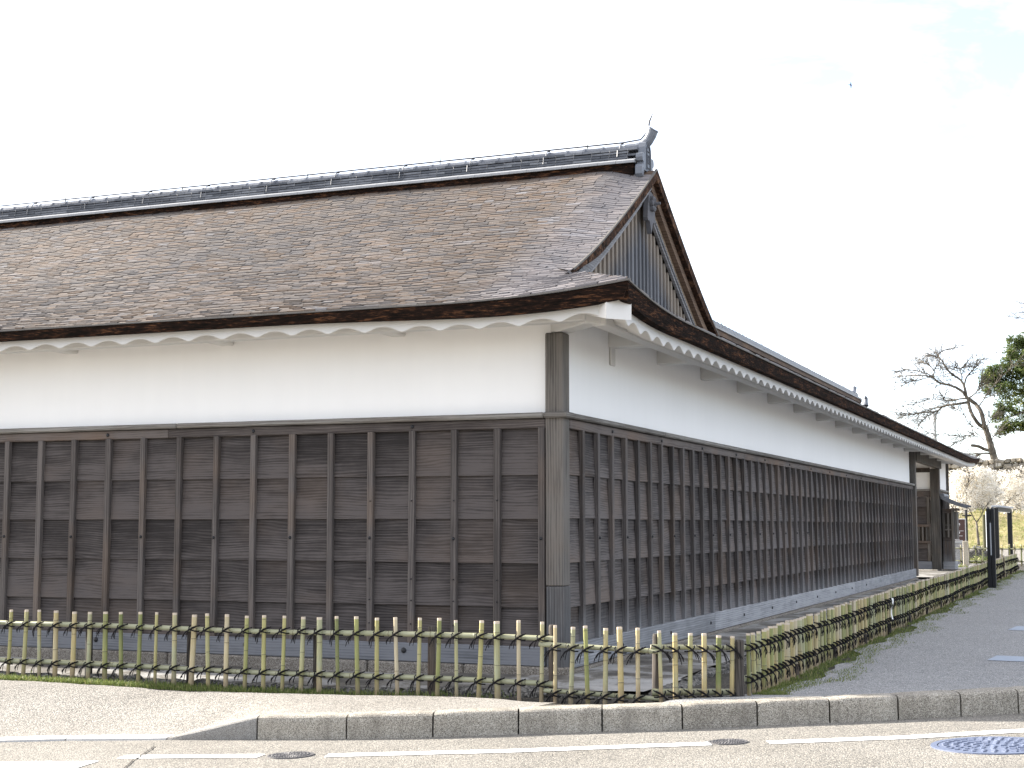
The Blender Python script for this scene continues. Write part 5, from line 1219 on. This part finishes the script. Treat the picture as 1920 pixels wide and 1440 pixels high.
# bare tree beyond the frame whose twigs reach in at the upper right
D3 = 80.0; T = thing('bare_tree', 'bare tree whose fine bluish twigs reach in above the evergreen at the right edge', 'tree', at(2010, 867, D3))
m = MB(); limb(m, [(2010, 872), (2004, 780), (1995, 690), (1985, 620), (1975, 585)], D3, .28, .10, .4, 9); m.build('trunk', M['trunk'], T, smooth=True)
tw = MB(); bs = [limb(tw, [(1982, 620), (1960, 596), (1935, 588), (1912, 586), (1894, 590)], D3, .05, .008, .5, 5), limb(tw, [(1978, 600), (1955, 580), (1935, 573), (1912, 568)], D3, .04, .008, .5, 5), limb(tw, [(1978, 600), (1950, 598), (1930, 598), (1910, 596)], D3, .035, .006, .5, 5)]
for b_ in bs: twigs(tw, b_, 26, .3, .9, .012, .7, 0, 3)
tw.build('branches', M['trunk'], T, fixn=False)
# blossoming plum trees before the wall
def plum(name, label, dist, trunk, limbs, blobs, dens, base):
    T = thing(name, label, 'tree', base, 'white plum trees before the stone wall'); s_ = dist / 2769
    m = MB(); limb(m, trunk, dist, 4.6 * s_ / 2 * 1.2, 3.4 * s_ / 2, .05, 8); m.build('trunk', M['trunk'], T, smooth=True)
    tw = MB(); bb = []
    for pix, w in limbs:
        b_ = MB(); base_ = limb(b_, pix, dist, w * s_ / 2, .5 * s_ / 2, .8, 6); b_.build('branch', M['trunk'], T, smooth=True); bb.append(base_)
    for b_ in bb: twigs(tw, b_, 20, .3, 1.0, .011, .8, -.3, 2)
    o = tw.build('twigs', M['trunk'], T, fixn=False); o['kind'] = 'stuff'
    fl = MB()
    for u, v, ru, rv in blobs:
        c_ = at(u, v, dist)
        for _ in range(int(ru * rv * dens)):
            while True:
                e = Vector((rnd(-1, 1), rnd(-1, 1), rnd(-1, 1)))
                if e.length < 1: break
            q_ = c_ + RGT * e.x * ru * s_ + FWD * e.y * ru * s_ + Vector((0, 0, e.z * rv * s_)); tone = min(1, max(0, random.gauss(.6, .25)))
            for _k in range(6):
                o_ = q_ + Vector((random.gauss(0, .045), random.gauss(0, .045), random.gauss(0, .04))); d = Vector((rnd(-1, 1), rnd(-1, 1), rnd(-1, 1))).normalized(); g_ = d.orthogonal().normalized(); L = rnd(.018, .034); fl.cur = tone
                fl.add([o_ - d * L, o_ + g_ * L * .8, o_ + d * L, o_ - g_ * L * .8], [(0, 1, 2, 3)])
    o = fl.build('blossom', M['blossom'], T, attr=True, fixn=False); o['kind'] = 'stuff'
plum('plum_tree', 'white blossoming plum tree with forked trunk between the sign and the black post', 60.0, [(1835, 1022), (1834, 1008), (1832, 992), (1831, 978)],
     [([(1831, 979), (1824, 968), (1818, 955), (1808, 945), (1798, 935), (1785, 925)], 2.6), ([(1831, 979), (1838, 970), (1843, 958), (1841, 945), (1836, 930), (1838, 900), (1835, 876)], 2.4), ([(1843, 958), (1852, 945), (1862, 930), (1872, 905)], 1.6), ([(1818, 955), (1812, 935), (1815, 905), (1818, 885)], 1.6), ([(1824, 966), (1800, 962), (1784, 950)], 1.4)],
     [(1808, 930, 34, 30), (1838, 915, 32, 38), (1795, 905, 22, 26), (1858, 930, 26, 26), (1825, 892, 26, 20), (1800, 950, 24, 14), (1850, 895, 22, 20)], 0.55, at(1835, 1024, 60.0))
plum('plum_tree', 'white blossoming plum tree at the right edge with a long dark limb reaching left', 64.0, [(1952, 1030), (1948, 1005), (1944, 975), (1940, 950)],
     [([(1941, 955), (1925, 925), (1905, 930), (1890, 940), (1878, 950), (1862, 958)], 2.4), ([(1941, 950), (1930, 910), (1915, 885), (1900, 875)], 2.0), ([(1941, 955), (1925, 950), (1905, 955), (1888, 962)], 1.5), ([(1875, 945), (1868, 915), (1866, 885), (1860, 868)], 1.2), ([(1941, 950), (1950, 910), (1945, 880)], 2.0)],
     [(1900, 925, 28, 30), (1880, 910, 26, 30), (1915, 900, 28, 26), (1925, 945, 28, 20), (1890, 950, 22, 14), (1950, 915, 34, 34)], 0.45, at(1952, 1032, 64.0))
# small shrubs at the foot of the plum and weeds
sh = MB()
for u, v, r_ in ((1835, 1040, .30), (1845, 1047, .24), (1826, 1046, .2), (1797, 1062, .2)):
    c_ = at(u, v, 51.0 if u != 1797 else 44)
    for _ in range(260):
        e = Vector((random.gauss(0, .5), random.gauss(0, .5), abs(random.gauss(0, .35)))) * r_; q_ = Vector((c_.x, c_.y, .2)) + e; d = Vector((rnd(-1, 1), rnd(-1, 1), rnd(-.2, 1))).normalized(); g_ = d.orthogonal().normalized(); L = rnd(.03, .06); sh.cur = rnd(.3, .95)
        sh.add([q_ - d * L, q_ + g_ * L * .4, q_ + d * L, q_ - g_ * L * .4], [(0, 1, 2, 3)])
o = sh.build('ground_cover', M['grass'], attr=True, fixn=False); o['kind'] = 'stuff'
# ---- bird
c_ = at(1595, 159.5, 60.0); k = 60.0 / 2769 * 1.5
bd = MB(); X, Y, Zv = RGT, FWD, Vector((0, 0, 1))
bp = lambda a, b, d=0: tuple(c_ + X * a * k + Zv * b * k + Y * d * k)
bd.tube([bp(-2.2, .3), bp(-.8, .4, .2), bp(.6, 0, .2), bp(1.9, -.3)], [.2 * k, .62 * k, .75 * k, .25 * k], 7)
for s__ in ((bp(-.3, .5, -.3), bp(.9, .2, -.3), bp(.2, 2.3, -2.0), bp(-1.0, 3.0, -2.6)), (bp(-.2, .0, .8), bp(1.0, -.3, .8), bp(1.6, -2.4, 2.0), bp(.6, -3.3, 2.6))):
    bd.add(list(s__) + [tuple(Vector(q_) + Vector((0, 0, .003))) for q_ in s__], [(0, 1, 2, 3), (7, 6, 5, 4), (0, 1, 5, 4), (1, 2, 6, 5), (2, 3, 7, 6), (3, 0, 4, 7)])
bd.add([bp(-2.0, .3), bp(-3.8, .9), bp(-3.2, .25), bp(-3.8, -.25)], [(0, 1, 2), (0, 2, 3)])
M['bird'] = simple('dark_feathers', (0.02, 0.024, 0.03), 0.7, 0.2)
tag(bd.build('bird', M['bird']), 'small dark swallow flying alone in the pale sky', 'bird')
